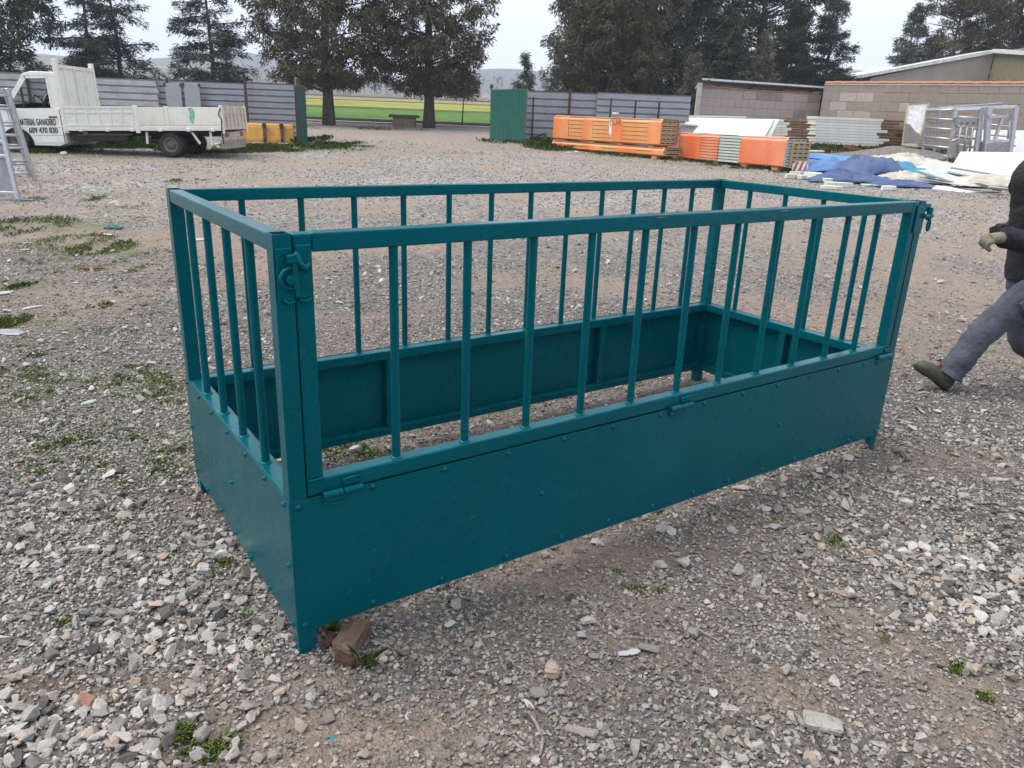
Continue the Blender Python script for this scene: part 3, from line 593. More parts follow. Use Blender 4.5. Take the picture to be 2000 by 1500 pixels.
# left gate leaf, swung in and seen almost edge on
p0, p1 = G(585, 284), Vector((-8.72, 31.2, 0)); p1.z = zgf(0, p1.y)
gl = thing('green_gate', 'dark green sheet gate leaf standing open beside the yellow bucket', 'gate', p0)
ax = (p1-p0); ax.z = 0; zt = at(580, 166, p0.y).z-p0.z
MB().bar((0, 0, .03), ax+Vector((0, 0, .03)), .05, .06).bar((0, 0, zt), ax+Vector((0, 0, zt)), .05, .06).bar((0, 0, 0), (0, 0, zt), .07, .07).bar(ax, ax+Vector((0, 0, zt)), .07, .07).build('gate_frame', RUST, gl)
ribbed(Vector((.06, 0, 0)), ax+Vector((.06, 0, 0)), .04, zt-.03, 14, 'sheet', GREENDK, gl, .03, vertical=True)
MB().box(-.08, .30, -.03, .03, 0.02, zt-.02).build('edge_plate', GREENDK, gl, .004)
gp1 = thing('gate_post', 'thin white gate post with rusty cap behind the dark green gate leaf', 'post', gz(-8.85, 31.6)); hpost = at(585, 152, 31.6).z-gp1.location.z
MB().box(-.04, .04, -.04, .04, -.1, hpost).build('shaft', mat('whitewash', (.6, .58, .55), .8), gp1); MB().box(-.02, .16, -.05, .05, hpost-.22, hpost-.02).build('cap', RUST, gp1, .01)
# right gate leaf
p0, p1 = G(957, 272), G(1024, 282)
gr = thing('green_gate', 'bright green corrugated gate leaf standing open right of the gateway', 'gate', p0); ax = p1-p0; dzz = ax.z; ax.z = 0
zt = at(957, 175, p0.y).z-p0.z
ribbed(Vector((0, 0, 0)), ax, .0, zt, 17, 'sheet', GREENG, gr, .035, vertical=True)
MB().bar((0, .06, 0), (0, .06, zt+.06), .05, .05).bar(ax+Vector((.03, 0, -.03)), ax+Vector((.03, 0, zt-.02)), .06, .06).bar((0, .08, zt-.03), ax+Vector((0, .08, zt-.03)), .05, .05).bar((0, .08, .1), ax+Vector((0, .08, .1)), .05, .05).build('gate_frame', mat('rust_wood', (.2, .13, .09), .9), gr)
MB().cyl((0, .06, zt+.06), (0, .06, zt+.22), .07, n=10).build('post_cap', DARKST, gr)
# right fence
fr = thing('corrugated_fence', 'grey ribbed metal sheet fence with rusty posts behind the orange packs', 'fence', gz(6, 37.2))
seg(fr, 1026, 1168, 36.9, 37.0, 179, 7, GREYS); a, b_, zb, zt = seg(fr, 1166, 1349, 36.8, 36.9, 183, 8, GREYS)
for xp, tp, bp, Yp in ((1042,190,238,36.4),(1114,172,238,36.5),(1194,192,240,36.4),(1242,197,242,36.4),(1288,200,242,36.4)):
    a = at(xp, tp, Yp); r_ = .06 if xp in (1114,) else .04
    MB().box(a.x-r_, a.x+r_, a.y-r_, a.y+r_, zgf(0, Yp)-.2, a.z).build('post', RUST if xp in (1114, 1194) else DARKST, fr).location = -fr.location
# scrap in the corner by the gate
sc = thing('scrap_heap', 'tangle of rusty bars and rubble between the green gate and the orange pack', 'scrap heap', G(1050, 276)); rng = random.Random(5)
for k in range(9):
    a = Vector((rng.uniform(-.7, .8), rng.uniform(-.3, .9), rng.uniform(.05, .5))); MB().bar(a, a+Vector((rng.uniform(-1.1, 1.1), rng.uniform(-.3, .3), rng.uniform(.1, .9))), .05, .04).build('bar', rng.choice((RUST, DARKST)), sc)
for k in range(14):
    o = put('rubble', protos[k % 16].copy(), None, sc); o.data.materials.clear(); o.data.materials.append(RUST if k % 3 else mat('rubble', (.2, .17, .16), .9)); o.location = (rng.uniform(-.7, .8), rng.uniform(-.2, .9), rng.uniform(.05, .3)); s = rng.uniform(.3, .7); o.scale = (s, s, s*.8)
# ================================================================== YELLOW LOADER BUCKET
YEL = mat('worn_yellow_paint', (.52, .265, .035), .5, var=.18, scale=3, dirt=(.30, .12, .03), dirt_amt=.7)
c = G(478, 277); d_ = G(582, 273); yb = thing('loader_bucket', 'yellow steel loader bucket lying face down by the fence', 'bucket', c)
vx = Vector(((d_.x-c.x)*1.25, .55, 0)); ln = vx.length; yb.rotation_euler = (0, 0, math.atan2(vx.y, vx.x)); hh = .62
prof = [(0, .0), (.02, .10), (.22, .50), (.30, .62), (.44, .66), (.85, .6), (1.0, 0)]
MB().prism(prof, 'x', .02, ln).build('shell', YEL, yb, .02, 2)
MB().prism([(-.02, 0), (0, .12), (.2, .53), (.29, .66), (.46, .69), (.88, .63), (1.03, 0)], 'x', -.03, .02).build('side_plate', YEL, yb, .01); MB().prism([(-.02, 0), (0, .12), (.2, .53), (.29, .66), (.46, .69), (.88, .63), (1.03, 0)], 'x', ln, ln+.05).build('side_plate', YEL, yb, .01)
for u in (.42, .78):
    MB().prism([(-.03, .0), (-.02, .1), (.2, .52), (.27, .62), (.24, .66), (.16, .58), (-.06, .14)], 'x', ln*u-.05, ln*u+.05).build('wear_strap', RUST, yb, .008); MB().box(ln*u-.07, ln*u+.07, .12, .27, .5, .68).build('lug', RUST, yb, .02)
# ================================================================== GALVANISED HURDLES ON THE LEFT
ZINC = mat('zinc', (.50, .52, .56), .38, .7, var=.12, scale=8, dirt=(.62, .64, .68), dirt_amt=.4, dirt_scale=9)
ZINC2 = mat('zinc_dull', (.33, .345, .375), .5, .6, var=.15, scale=10, dirt=(.45, .46, .5), dirt_amt=.4)
def ladder_panel(name, label, foot_near, foot_far, lean, h, nr, loc_m):
    """two uprights joined by round rungs, leaning back"""
    p = Vector(foot_near); q = Vector(foot_far)-p; o = thing(name, label, 'gate panel', p); q.z = 0
    for b_ in (Vector((0, 0, 0)), q): MB().bar(b_, b_+lean, .075, .05, up=(1, 0, 0)).build('upright', loc_m, o, .005)
    for k in range(nr):
        t = .07+.86*k/(nr-1); MB().cyl(lean*t, q+lean*t, .024, n=10).build('rung', loc_m, o, smooth=True)
    return o
b0 = G(68, 352); b1 = G(30, 352); b1 = b0+Vector((-1.02, -.55, 0))
lean = at(14, 172, 15.2)-b0
o = thing('hurdle', 'galvanised steel hurdle with round rungs leaning at the left edge', 'gate panel', b0)
q = Vector((-.40, -.34, 0)); ln_ = lean.length
for b_ in (Vector((0, 0, 0)), q): MB().bar(b_, b_+lean, .075, .06, up=(1, 0, 0)).build('upright', ZINC, o, .006)
for k in range(7): t = .08+.14*k; MB().cyl(lean*t+Vector((0, 0, 0)), q+lean*t, .026, n=10).build('rung', ZINC, o, smooth=True)
b2 = b0+Vector((-.42, .55, 0)); o2 = thing('hurdle', 'second galvanised hurdle leaning just behind the first by the truck cab', 'gate panel', b2)
for dx in (0, -.33):
    MB().bar((dx, 0, 0), lean+Vector((dx, 0, 0)), .07, .05, up=(1, 0, 0)).build('upright', ZINC2, o2, .006)
for k in range(4): MB().cyl(lean*(.15+.22*k), lean*(.15+.22*k)+Vector((-.33, 0, 0)), .022, n=10).build('rung', ZINC2, o2, smooth=True)
c0 = G(36, 392); o3 = thing('sheeted_gate', 'galvanised sheeted gate with square frame standing at the left edge', 'gate panel', c0)
ln3 = at(-8, 205, 12.6)-c0; w3 = Vector((-1.05, -.12, 0))
MB().bar((0, 0, 0), ln3, .07, .06, up=(1, 0, 0)).bar(w3, w3+ln3, .07, .06, up=(1, 0, 0)).build('upright', ZINC, o3, .006)
for t in (.08, .47, .62, 1.0): MB().bar(ln3*t, w3+ln3*t, .06, .05).build('crossbar', ZINC, o3, .005)
for a, b_ in ((.1, .45), (.49, .6), (.64, .98)):
    A, B = ln3*a+Vector((-.03, .03, 0)), ln3*b_+Vector((-.03, .03, 0)); W_ = w3*.94
    MB().add([A, A+W_, B+W_, B, A+Vector((0, .008, 0)), A+W_+Vector((0, .008, 0)), B+W_+Vector((0, .008, 0)), B+Vector((0, .008, 0))], [(0, 1, 2, 3), (7, 6, 5, 4), (0, 4, 5, 1), (2, 6, 7, 3), (0, 3, 7, 4), (1, 5, 6, 2)]).build('sheet', ZINC2, o3)
MB().box(-.3, .25, -.05, .05, 0, .03).build('foot_plate', ZINC2, o3)
# ================================================================== WALLS AND BARN
BLK = mat('concrete_block', (.29, .245, .205), .95, var=.16, scale=1.3, bmp=.4, bdist=.01, dirt=(.22, .19, .165), dirt_amt=.6, dirt_scale=1.2)
BLK2 = mat('pale_concrete_block', (.40, .35, .325), .95, var=.1, scale=1.3, bmp=.4, bdist=.01)
MORT = mat('mortar', (.43, .40, .37), .95, var=.15)
CLAY = mat('clay_tile', (.43, .17, .095), .85, var=.3, scale=7)
def block_wall(name, label, A, B, ztops, course, blen, m, m2=None, seed=0):
    A, B = Vector(A), Vector(B); d = B-A; d.z = 0; ln = d.length; rz = math.atan2(d.y, d.x); z0 = min(A.z, B.z)-.3
    o = thing(name, label, 'wall', (A.x, A.y, z0), rz)
    zt0, zt1 = ztops[0]-z0, ztops[1]-z0
    MB().prism([(0, 0), (ln, 0), (ln, zt1-.01), (0, zt0-.01)], 'y', .02, .19).build('mortar_bed', MORT, o)
    rg = random.Random(seed); meshes = {}
    n = int(min(zt0, zt1)/course); cs = min(zt0, zt1)/n
    for i in range(n):
        x = -(blen/2 if i % 2 else 0)
        while x < ln-.02:
            a, b_ = max(0, x), min(ln, x+blen); w = round(b_-a, 3)
            if w > .06:
                if w not in meshes:
                    meshes[w] = [MB().box(.011, w-.011, 0, .2, .009, cs-.009).mesh('block', .012) for _ in range(1)]
                me = meshes[w][0]; bo = bpy.data.objects.new('block', me); COL.objects.link(bo); bo.parent = o
                if not me.materials: me.materials.append(m)
                bo.location = (a, rg.uniform(-.012, .004), i*cs)
                if m2 is not None and rg.random() < .16:
                    bo.material_slots[0].link = 'OBJECT'; bo.material_slots[0].material = m2
            x += blen
    return o, ln, zt0, zt1
W1a, W1b = at(1368, 200, 43.2), at(1602, 200, 45.5); W1a.z = zgf(0, 43.2); W1b.z = zgf(0, 45.5)
w1, ln1, _, _ = block_wall('block_wall', 'pale concrete block wall under the lean-to roof', W1a, W1b, (at(1372, 166, 43.2).z, at(1598, 186, 45.5).z), .40, .84, BLK2, BLK, 1)
# broken top: a few extra half courses, tile edge
z1 = at(1372, 166, 43.2).z-w1.location.z
for a, b_ in ((0, 1.3),): MB().box(a+.02, b_, 0, .2, 2.9, 3.12).build('block', BLK2, w1, .012)
for k in range(14): MB().box(.1+k*.5, .56+k*.5, -.03, .23, z1-.16, z1-.09).build('brick', CLAY, w1, .01)
W2a, W2b = at(1606, 200, 44.0), at(2120, 200, 36.8); W2a.z = zgf(0, 44); W2b.z = zgf(0, 36.8)
w2, ln2, zt0, zt1 = block_wall('block_wall', 'tall brown concrete block wall capped with clay tiles', W2a, W2b, (at(1606, 162, 44).z, at(2120, 163, 36.8).z), .43, .86, BLK, BLK2, 2)
nt_ = 30; tl = ln2/nt_
tm = MB().prism([(.15*math.cos(a), .10*math.sin(a)) for a in [math.pi*k/8 for k in range(9)]], 'x', 0, tl*1.06).mesh('coping_tile'); tm.materials.append(CLAY)
for k in range(nt_):
    q_ = put('coping_tile', tm, None, w2); q_.location = (k*tl, .1, zt0+(zt1-zt0)*k/nt_-.01+.012*(k % 2)); q_.rotation_euler = (0, R(-1.2), 0)
MB().box(-.02, ln2, -.03, .23, min(zt0, zt1)-.10, min(zt0, zt1)-.02).build('coping_bed', MORT, w2)
# return of the tall wall
MB().box(-.03, .0, -.01, 2.5, 0, zt0-.02).build('wall_return', BLK, w2)
# lean-to roof over the pale wall
ra, rb = at(1372, 156, 42.6), at(1622, 173, 45.6); lr = thing('lean_to_roof', 'thin white edged lean-to roof on dark beams above the pale block wall', 'roof', (ra.x, ra.y, ra.z))
v_ = rb-ra; bk = Vector((.5, 4.0, -.3))
MB().add([(0, 0, 0), v_, v_+bk, bk, Vector((0, 0, .09)), v_+Vector((0, 0, .09)), v_+bk+Vector((0, 0, .09)), bk+Vector((0, 0, .09))], [(0, 1, 2, 3), (7, 6, 5, 4), (0, 4, 5, 1), (2, 6, 7, 3), (0, 3, 7, 4), (1, 5, 6, 2)]).build('sheet', mat('white_fascia', (.62, .62, .62), .6), lr)
MB().bar(Vector((.05, .35, -.1)), v_+Vector((0, .35, -.1)), .1, .16).bar(Vector((.05, 3.4, -.4)), v_+Vector((0, 3.4, -.4)), .1, .16).build('beam', DARKST, lr)
for t in (.15, .4, .65, .9): MB().bar(v_*t+Vector((0, .1, -.04)), v_*t+bk*.9+Vector((0, 0, -.04)), .07, .08).build('rafter', DARKST, lr)
cp = thing('concrete_post', 'slim pale concrete post at the left end of the pale block wall', 'post', gz(at(1363, 200, 42.8).x, 42.8)); hp = at(1363, 162, 42.8).z-cp.location.z
MB().box(-.11, .11, -.1, .1, -.2, hp).build('shaft', mat('pale_concrete', (.42, .40, .38), .9), cp, .01); MB().box(-.1, .5, -.08, .08, hp-.06, hp+.18).build('arm', DARKST, cp)
# barn behind
BW = mat('rendered_wall', (.36, .32, .30), .95, var=.13, scale=.7, dirt=(.3, .27, .25), dirt_amt=.4, dirt_scale=.5)
Yb = 58.0; e0, e1, e2 = at(1690, 149, Yb), at(1942, 100, Yb), at(2060, 108, 50.5)
barn = thing('barn', 'grey rendered barn with white roof edge and corrugated gable behind the tall wall', 'barn', (e0.x, Yb, zgf(0, Yb))); z_ = barn.location.z
def lb(p): return Vector(p)-barn.location
MB().add([lb((e0.x+.4, Yb, z_)), lb((e1.x, Yb, z_)), lb((e1.x, Yb, e1.z-.1)), lb((e0.x+.4, Yb, e0.z-.1)), lb((e0.x+.4, Yb+9, z_)), lb((e1.x, Yb+9, z_)), lb((e1.x, Yb+9, e1.z-.1)), lb((e0.x+.4, Yb+9, e0.z-.1))], [(0, 1, 2, 3), (7, 6, 5, 4), (0, 4, 5, 1), (2, 6, 7, 3), (0, 3, 7, 4), (1, 5, 6, 2)]).build('wall', BW, barn)
MB().add([lb((e0.x-.3, Yb-.25, e0.z-.12)), lb((e1.x+.02, Yb-.25, e1.z-.12)), lb((e1.x+.02, Yb+9.2, e1.z-.12)), lb((e0.x-.3, Yb+9.2, e0.z-.12)), lb((e0.x-.3, Yb-.25, e0.z+.1)), lb((e1.x+.02, Yb-.25, e1.z+.12)), lb((e1.x+.02, Yb+9.2, e1.z+.12)), lb((e0.x-.3, Yb+9.2, e0.z+.1))], [(0, 1, 2, 3), (7, 6, 5, 4), (0, 4, 5, 1), (2, 6, 7, 3), (0, 3, 7, 4), (1, 5, 6, 2)]).build('roof', mat('white_roof_edge', (.66, .66, .67), .6), barn)
sd = Vector((e2.x-e1.x, e2.y-Yb, 0)); zs = e1.z-.1
ribbed(lb((e1.x+.05, Yb-.05, z_)), lb((e1.x+.05+sd.x, Yb-.05+sd.y, z_)), 0, zs-z_, 34, 'corrugated_side', mat('tan_sheet', (.27, .25, .17), .7, var=.15), barn, .06, vertical=True)
MB().bar(lb((e1.x, Yb-.2, e1.z)), lb((e2.x, e2.y-.2, e2.z)), .5, .25).build('roof_edge', mat('white_roof_edge2', (.64, .64, .65), .6), barn)
# stone bench by the path
bp = G(790, 247); sb = thing('stone_bench', 'low stone bench with dark slab top beside the path', 'bench', bp)
MB().box(-.66, .66, -.3, .3, -.1, .5).build('plinth', mat('tan_stone', (.26, .2, .145), .95, var=.25, scale=4, bmp=.6), sb, .04, 2); MB().box(-.86, .86, -.42, .42, .5, .66).build('slab', mat('mossy_slab', (.11, .12, .09), .95, var=.3, scale=3), sb, .03, 2)
# ================================================================== FLATBED TRUCK
WHT = mat('truck_white', (.80, .80, .775), .45, var=.06, scale=2, dirt=(.42, .40, .35), dirt_amt=.35, dirt_scale=2.2)
CREAM = mat('bed_white', (.74, .745, .70), .6, var=.08, scale=3, dirt=(.38, .37, .33), dirt_amt=.5, dirt_scale=3)
TAILM = mat('tailgate_paint', (.56, .49, .43), .6, var=.1, scale=3, dirt=(.32, .25, .2), dirt_amt=.5, dirt_scale=4)
BLKP = mat('black_plastic', (.018, .018, .02), .5, var=.2)
CHAS = mat('chassis_dirty', (.035, .033, .032), .8, var=.3)
TYRE = mat('tyre_rubber', (.028, .027, .026), .85, var=.25, scale=8, dirt=(.10, .09, .075), dirt_amt=.5)
RIMM = mat('rim_grey', (.16, .15, .145), .6, .4, var=.2, scale=9, dirt=(.11, .08, .06), dirt_amt=.6)
LETTER = mat('lettering', (.055, .055, .06), .6, var=.1)
def glass_mat():
    m, t, b = new_mat('window_glass'); b.inputs['Base Color'].default_value = (.75, .8, .8, 1); b.inputs['Roughness'].default_value = .03
    b.inputs['Transmission Weight'].default_value = 1.0; b.inputs['IOR'].default_value = 1.05
    sp = noise_tex(t, 3); t.links.new(ramp(t, sp, [(.3, .02), (.7, .06)]), b.inputs['Roughness']); return m
GLASS = glass_mat()
tx, ty, ta = -9.563, 22.43, .043
truck = thing('flatbed_truck', 'dusty white dropside flatbed truck with lettered door parked by the fence', 'truck', gz(tx, ty), math.pi+ta)
BT = Matrix.Translation((0, 0, .79)) @ Matrix.Rotation(R(2.1), 4, 'Y') @ Matrix.Translation((0, 0, -.79))   # empty: tail rides high
def tb(): return MB(BT)
WB = 4.09; W2 = .93
arch = [(WB+.40*math.cos(a), .33+.40*math.sin(a)) for a in [math.pi*k/10 for k in range(11)]]
prof = [(2.80, .36), (2.80, 1.24), (4.28, 1.24), (4.62, 1.16), (4.92, 1.02), (5.06, .86), (5.10, .40), (5.0, .33)] + [p for p in arch] + [(WB-.40, .30), (3.0, .28)]
body = tb().prism(prof, 'y', -W2, W2).build('cab_body', WHT, truck, .03, 2)
roofz = 2.13
def lens(z): return .93-.13*max(0, (z-1.24))/.9
# pillars, roof
def pill(name, pts):
    for s in (1, -1):
        tb().prism(pts, 'y', s*.80, s*.87).build(name, WHT, truck, .012)
pill('a_pillar', [(4.36, 1.22), (4.24, 1.24), (3.60, 2.06), (3.68, 2.10)]); pill('b_pillar', [(2.82, 1.22), (3.08, 1.22), (3.08, 2.08), (2.82, 2.08)])
tb().prism([(2.80, 2.04), (3.62, 2.04), (3.76, 2.02), (3.66, 2.12), (3.45, 2.17), (2.80, 2.15)], 'y', -.88, .88).build('roof', WHT, truck, .025, 2)
tb().box(2.80, 2.86, -.86, .86, 1.20, 2.10).build('rear_wall', WHT, truck)
tb().prism([(4.40, 1.22), (4.36, 1.22), (3.72, 2.04), (3.75, 2.05)], 'y', -.79, .79).build('windscreen', GLASS, truck)
# door on the near side with window, handle, mirror
for s in (1, -1):
    yo = s*(W2+.001)
    d = tb().prism([(2.85, .37), (2.85, 1.235), (4.20, 1.235), (4.20, .80), (3.95, .78), (3.78, .70), (3.68, .55), (3.64, .37)], 'y', yo, yo+s*.012).build('door', WHT, truck, .006)
    tb().prism([(3.08, 1.23), (3.08, 2.0), (3.58, 2.0), (3.66, 1.97), (4.22, 1.23)], 'y', s*.835, s*.84).build('window', GLASS, d)
    fr_ = tb()
    for a, b_ in (((3.06, 1.23), (3.06, 2.02)), ((3.06, 2.02), (3.6, 2.02)), ((3.62, 2.0), (4.24, 1.24)), ((4.26, 1.235), (3.0, 1.235))): fr_.bar((a[0], s*.862, a[1]), (b_[0], s*.862, b_[1]), .05, .03, up=(0, 1, 0))
    fr_.build('window_frame', WHT, d); tb().bar((3.78, s*.866, 1.24), (3.78, s*.866, 1.82), .05, .02, up=(0, 1, 0)).bar((3.0, s*.868, 1.25), (4.2, s*.868, 1.25), .02, .018, up=(0, 1, 0)).build('window_seal', BLKP, d)
    tb().box(2.92, 3.14, yo+s*.012, yo+s*.04, 1.01, 1.045).build('door_handle', BLKP, d, .008, 2)
    tb().box(2.82, 3.64 if s > 0 else 3.64, yo+s*.0125, yo+s*.016, .56, .566).build('door_seam', BLKP, d)
    tb().box(2.82, 4.2, yo+s*.0125, yo+s*.022, .765, .795).build('trim_strip', WHT, d, .003)
    tb().box(2.838, 2.848, yo-s*.002, yo+s*.006, .37, 1.23).build('door_gap', BLKP, truck); tb().box(4.202, 4.212, yo-s*.002, yo+s*.006, .80, 1.23).build('door_gap', BLKP, truck)
    tb().tube([(WB+.41*math.cos(a), yo, .33+.41*math.sin(a)) for a in [math.pi*k/12 for k in range(13)]], .022, 6).build('arch_lip', BLKP, truck, smooth=True)
    tb().box(4.18, 4.28, s*.9, s*1.12, 1.22, 1.55).build('mirror', BLKP, truck, .03, 2)
    tb().box(2.82, 2.96, yo, yo+s*.006, .38, .62).build('fuel_flap', mat('grey_plastic', (.3, .29, .27), .7), truck, .01)
    tb().box(4.72, 5.05, s*.55, s*.9, .80, .98).build('headlight', mat('lamp_lens', (.6, .62, .62), .15), truck, .04, 2)
tb().box(4.85, 5.14, -.9, .9, .34, .58).build('bumper', BLKP, truck, .05, 2)
tb().box(3.25, 3.3, .6, .68, 2.16, 2.2).build('roof_lamp', BLKP, truck, .01)
# interior
tb().box(3.05, 3.55, -.75, .75, 1.2, 1.32).box(2.95, 3.12, .2, .7, 1.2, 1.85).box(2.95, 3.12, -.7, -.1, 1.2, 1.85).build('seats', mat('seat_cloth', (.05, .05, .06), .9), truck, .03, 2)
tb().prism([(3.75, 1.22), (3.75, 1.40), (4.3, 1.34), (4.36, 1.23)], 'y', -.8, .8).build('dashboard', BLKP, truck, .02)
smooth_by_angle(tb().tube([(3.62+.08*math.cos(a), .42+.19*math.sin(a), 1.42+.17*math.cos(a)) for a in [2*math.pi*k/18 for k in range(19)]], .014, 6).build('steering_wheel', BLKP, truck))
# wheels
def wheel(x, y, s, w=.2, r=.315):
    t_ = MB().lathe([(r*.60, -w/2*.8), (r*.80, -w/2), (r*.95, -w/2), (r, -w/2*.72), (r, w/2*.72), (r*.95, w/2), (r*.80, w/2), (r*.60, w/2*.8)], (x, y, r), (0, 1, 0), 32).build('tyre', TYRE, truck, smooth=True)
    e = s*w/2
    rm = MB().lathe([(r*.62, e*.85), (r*.60, e*.95), (r*.54, e*.9), (r*.50, e*.35), (r*.34, e*.15), (r*.30, e*.55), (r*.12, e*.6), (0.001, e*.6)], (x, y, r), (0, 1, 0), 28).build('rim', RIMM, t_, smooth=True)
    for k in range(6):
        a = k*math.pi/3; MB().cyl((x+math.cos(a)*r*.2, y+e*.56, r+math.sin(a)*r*.2), (x+math.cos(a)*r*.2, y+e*.72, r+math.sin(a)*r*.2), .014, n=6).build('wheel_nut', RIMM, t_)
for s in (1, -1):
    wheel(0, s*.88, s); wheel(0, s*.62, s); wheel(WB, s*.82, s)
MB().cyl((0, -.7, .315), (0, .7, .315), .07, n=12).lathe([(.001, -.2), (.16, -.12), (.16, .12), (.001, .2)], (0, 0, .315), (0, 1, 0), 14).build('rear_axle', CHAS, truck)
# chassis, tanks, struts
tb().box(-1.35, 2.8, .30, .40, .52, .70).box(-1.35, 2.8, -.40, -.30, .52, .70).build('chassis_rail', CHAS, truck)
tb().box(-1.40, 2.72, -.98, .98, .665, .72).build('bed_frame', CHAS, truck); tb().box(1.2, 2.7, .45, .85, .40, .66).build('fuel_tank', CHAS, truck, .04, 2); tb().box(.6, 1.1, -.8, -.4, .42, .66).build('battery_box', CHAS, truck, .02)
tb().box(1.05, 2.5, .86, .90, .56, .60).build('side_guard', mat('guard_grey', (.12, .11, .1), .8), truck); tb().box(2.2, 2.32, .9, .93, .60, .65).build('marker_lamp', mat('amber_lens', (.5, .12, .03), .3), truck)
for x, dx in ((.62, -.03), (-.55, .22), (-1.08, 0), ): tb().bar((x, .93, .70), (x-dx, .93, .34 if x != -1.08 else .30), .06, .02, up=(0, 1, 0)).build('mudguard_stay', CREAM, truck)
tb().box(-.9, .75, .8, .95, .64, .66).build('mudguard', CHAS, truck)
# bed
BW_ = 1.02
deck = tb().box(-1.44, 2.74, -BW_, BW_, .72, .76).build('bed_floor', mat('worn_deck', (.34, .30, .25), .8, var=.25, scale=4), truck)
tb().box(-1.44, 2.74, BW_, BW_+.03, .68, .80).box(-1.44, 2.74, -BW_-.03, -BW_, .68, .80).build('bed_edge', CREAM, truck, .005)
for x in (-1.2, -.55, .2, .95, 1.6, 2.3): tb().box(x-.05, x+.05, BW_+.03, BW_+.06, .66, .74).build('hinge', CREAM, truck, .008)
ZT = 1.30
def dropside(x0, x1, y0, y1, name='dropside', n=6, outward=1):
    mb = tb(); yy = y0 if outward > 0 else y1; o = mb.box(x0, x1, y0, y1, .80, ZT).build(name, CREAM, truck, .004); rb = tb(); e = .018*outward
    ya, yb_ = (y1, y1+e) if outward > 0 else (y0+e, y0)
    for z0, z1 in ((.80, .84), (ZT-.05, ZT), (1.13, 1.15)): rb.box(x0, x1, min(ya, yb_), max(ya, yb_), z0, z1)
    for k in range(n+1):
        x = x0+(x1-x0)*k/n; rb.box(max(x0, x-.02), min(x1, x+.02), min(ya, yb_)+.0005, max(ya, yb_)+.0008, .841, 1.129); rb.box(max(x0, x-.02), min(x1, x+.02), min(ya, yb_)+.0005, max(ya, yb_)+.0008, 1.151, ZT-.051)
    rb.build('rib', CREAM, o); return o
dropside(.86, 2.70, BW_-.01, BW_+.02, n=6)
tb().box(.74, .85, BW_-.02, BW_+.05, .62, ZT+.02).build('stake', CREAM, truck, .008)
f1 = dropside(.86, 2.70, -BW_-.02, -BW_+.01, n=6, outward=-1); f2 = dropside(-1.40, .74, -BW_-.02, -BW_+.01, n=7, outward=-1)
tb().box(.74, .85, -BW_-.05, -BW_+.03, .62, ZT+.02).build('stake', CREAM, truck, .008)
TEALP = mat('teal_paint_smear', (.16, .45, .41), .7, var=.3, scale=9, dirt=(.5, .56, .52), dirt_amt=.9, dirt_scale=6)
sm = tb(); rng = random.Random(3)
sm.add([(.16, -BW_+.0108, 1.28), (.02, -BW_+.0108, 1.285), (-.03, -BW_+.0108, 1.15), (-.01, -BW_+.0108, 1.0), (.05, -BW_+.0108, .84), (.10, -BW_+.0108, .85), (.15, -BW_+.0108, 1.0), (.12, -BW_+.0108, 1.12)], [tuple(range(8))])
sm.build('paint_smear', TEALP, f2)
# tailgate
tg = tb().box(-1.46, -1.43, -BW_+.0, BW_, .70, ZT+.01).build('tailgate', TAILM, truck, .004); rb = tb()
for k in range(7): y = -BW_+.02+(2*BW_-.04)*k/6; rb.box(-1.49, -1.461, y-.022, y+.022, .72, ZT)
rb.box(-1.488, -1.4605, -BW_, BW_, 1.12, 1.16).box(-1.488, -1.4602, -BW_, BW_, .70, .76); rb.build('rib', TAILM, tg)
tb().box(-1.50, -1.42, BW_-.03, BW_+.05, .60, ZT+.02).build('rear_stake', CREAM, truck, .01); tb().box(-1.50, -1.42, -BW_-.05, -BW_+.02, .60, ZT+.02).build('rear_stake', CREAM, truck, .01)
tb().tube([(-1.47, BW_+.06, 1.25), (-1.40, BW_+.07, 1.1), (-1.47, BW_+.06, .95), (-1.44, BW_+.06, .7), (-1.45, BW_+.06, .33)], .016, 6).build('chain', DARKST, truck)
tb().box(-1.42, -1.34, -.85, .85, .42, .64).build('rear_board', mat('bumper_board', (.42, .37, .33), .8), truck); tb().box(-1.44, -1.42, .55, .8, .52, .62).box(-1.44, -1.42, -.8, -.55, .52, .62).build('tail_light', mat('red_lens', (.35, .02, .015), .3), truck)
tb().box(-1.43, -1.33, -.95, .95, .20, .42).build('splash_board', mat('board_grey', (.26, .24, .22), .9), truck)
# headboard
hb = tb().box(2.70, 2.74, -BW_+.05, BW_-.05, .76, 2.32).build('headboard', CREAM, truck, .004); rb = tb()
for y in (-.45, .12, .62): rb.box(2.672, 2.6995, y-.05, y+.05, .78, 2.28)
rb.box(2.668, 2.699, -BW_+.08, BW_-.08, 2.25, 2.33); rb.build('rib', CREAM, hb)
sm = tb(); 
sm.add([(2.6705, .09, 2.2), (2.6705, .15, 2.22), (2.6705, .14, 1.7), (2.6705, .13, 1.25), (2.6705, .10, 1.25), (2.6705, .10, 1.7)], [tuple(range(6))])
sm.build('paint_smear', mat('pale_teal_smear', (.34, .52, .47), .7, var=.3), hb)
for y in (-BW_, BW_-.1): tb().box(2.66, 2.78, y, y+.1, .62, 2.46).build('headboard_post', CREAM, truck, .01)
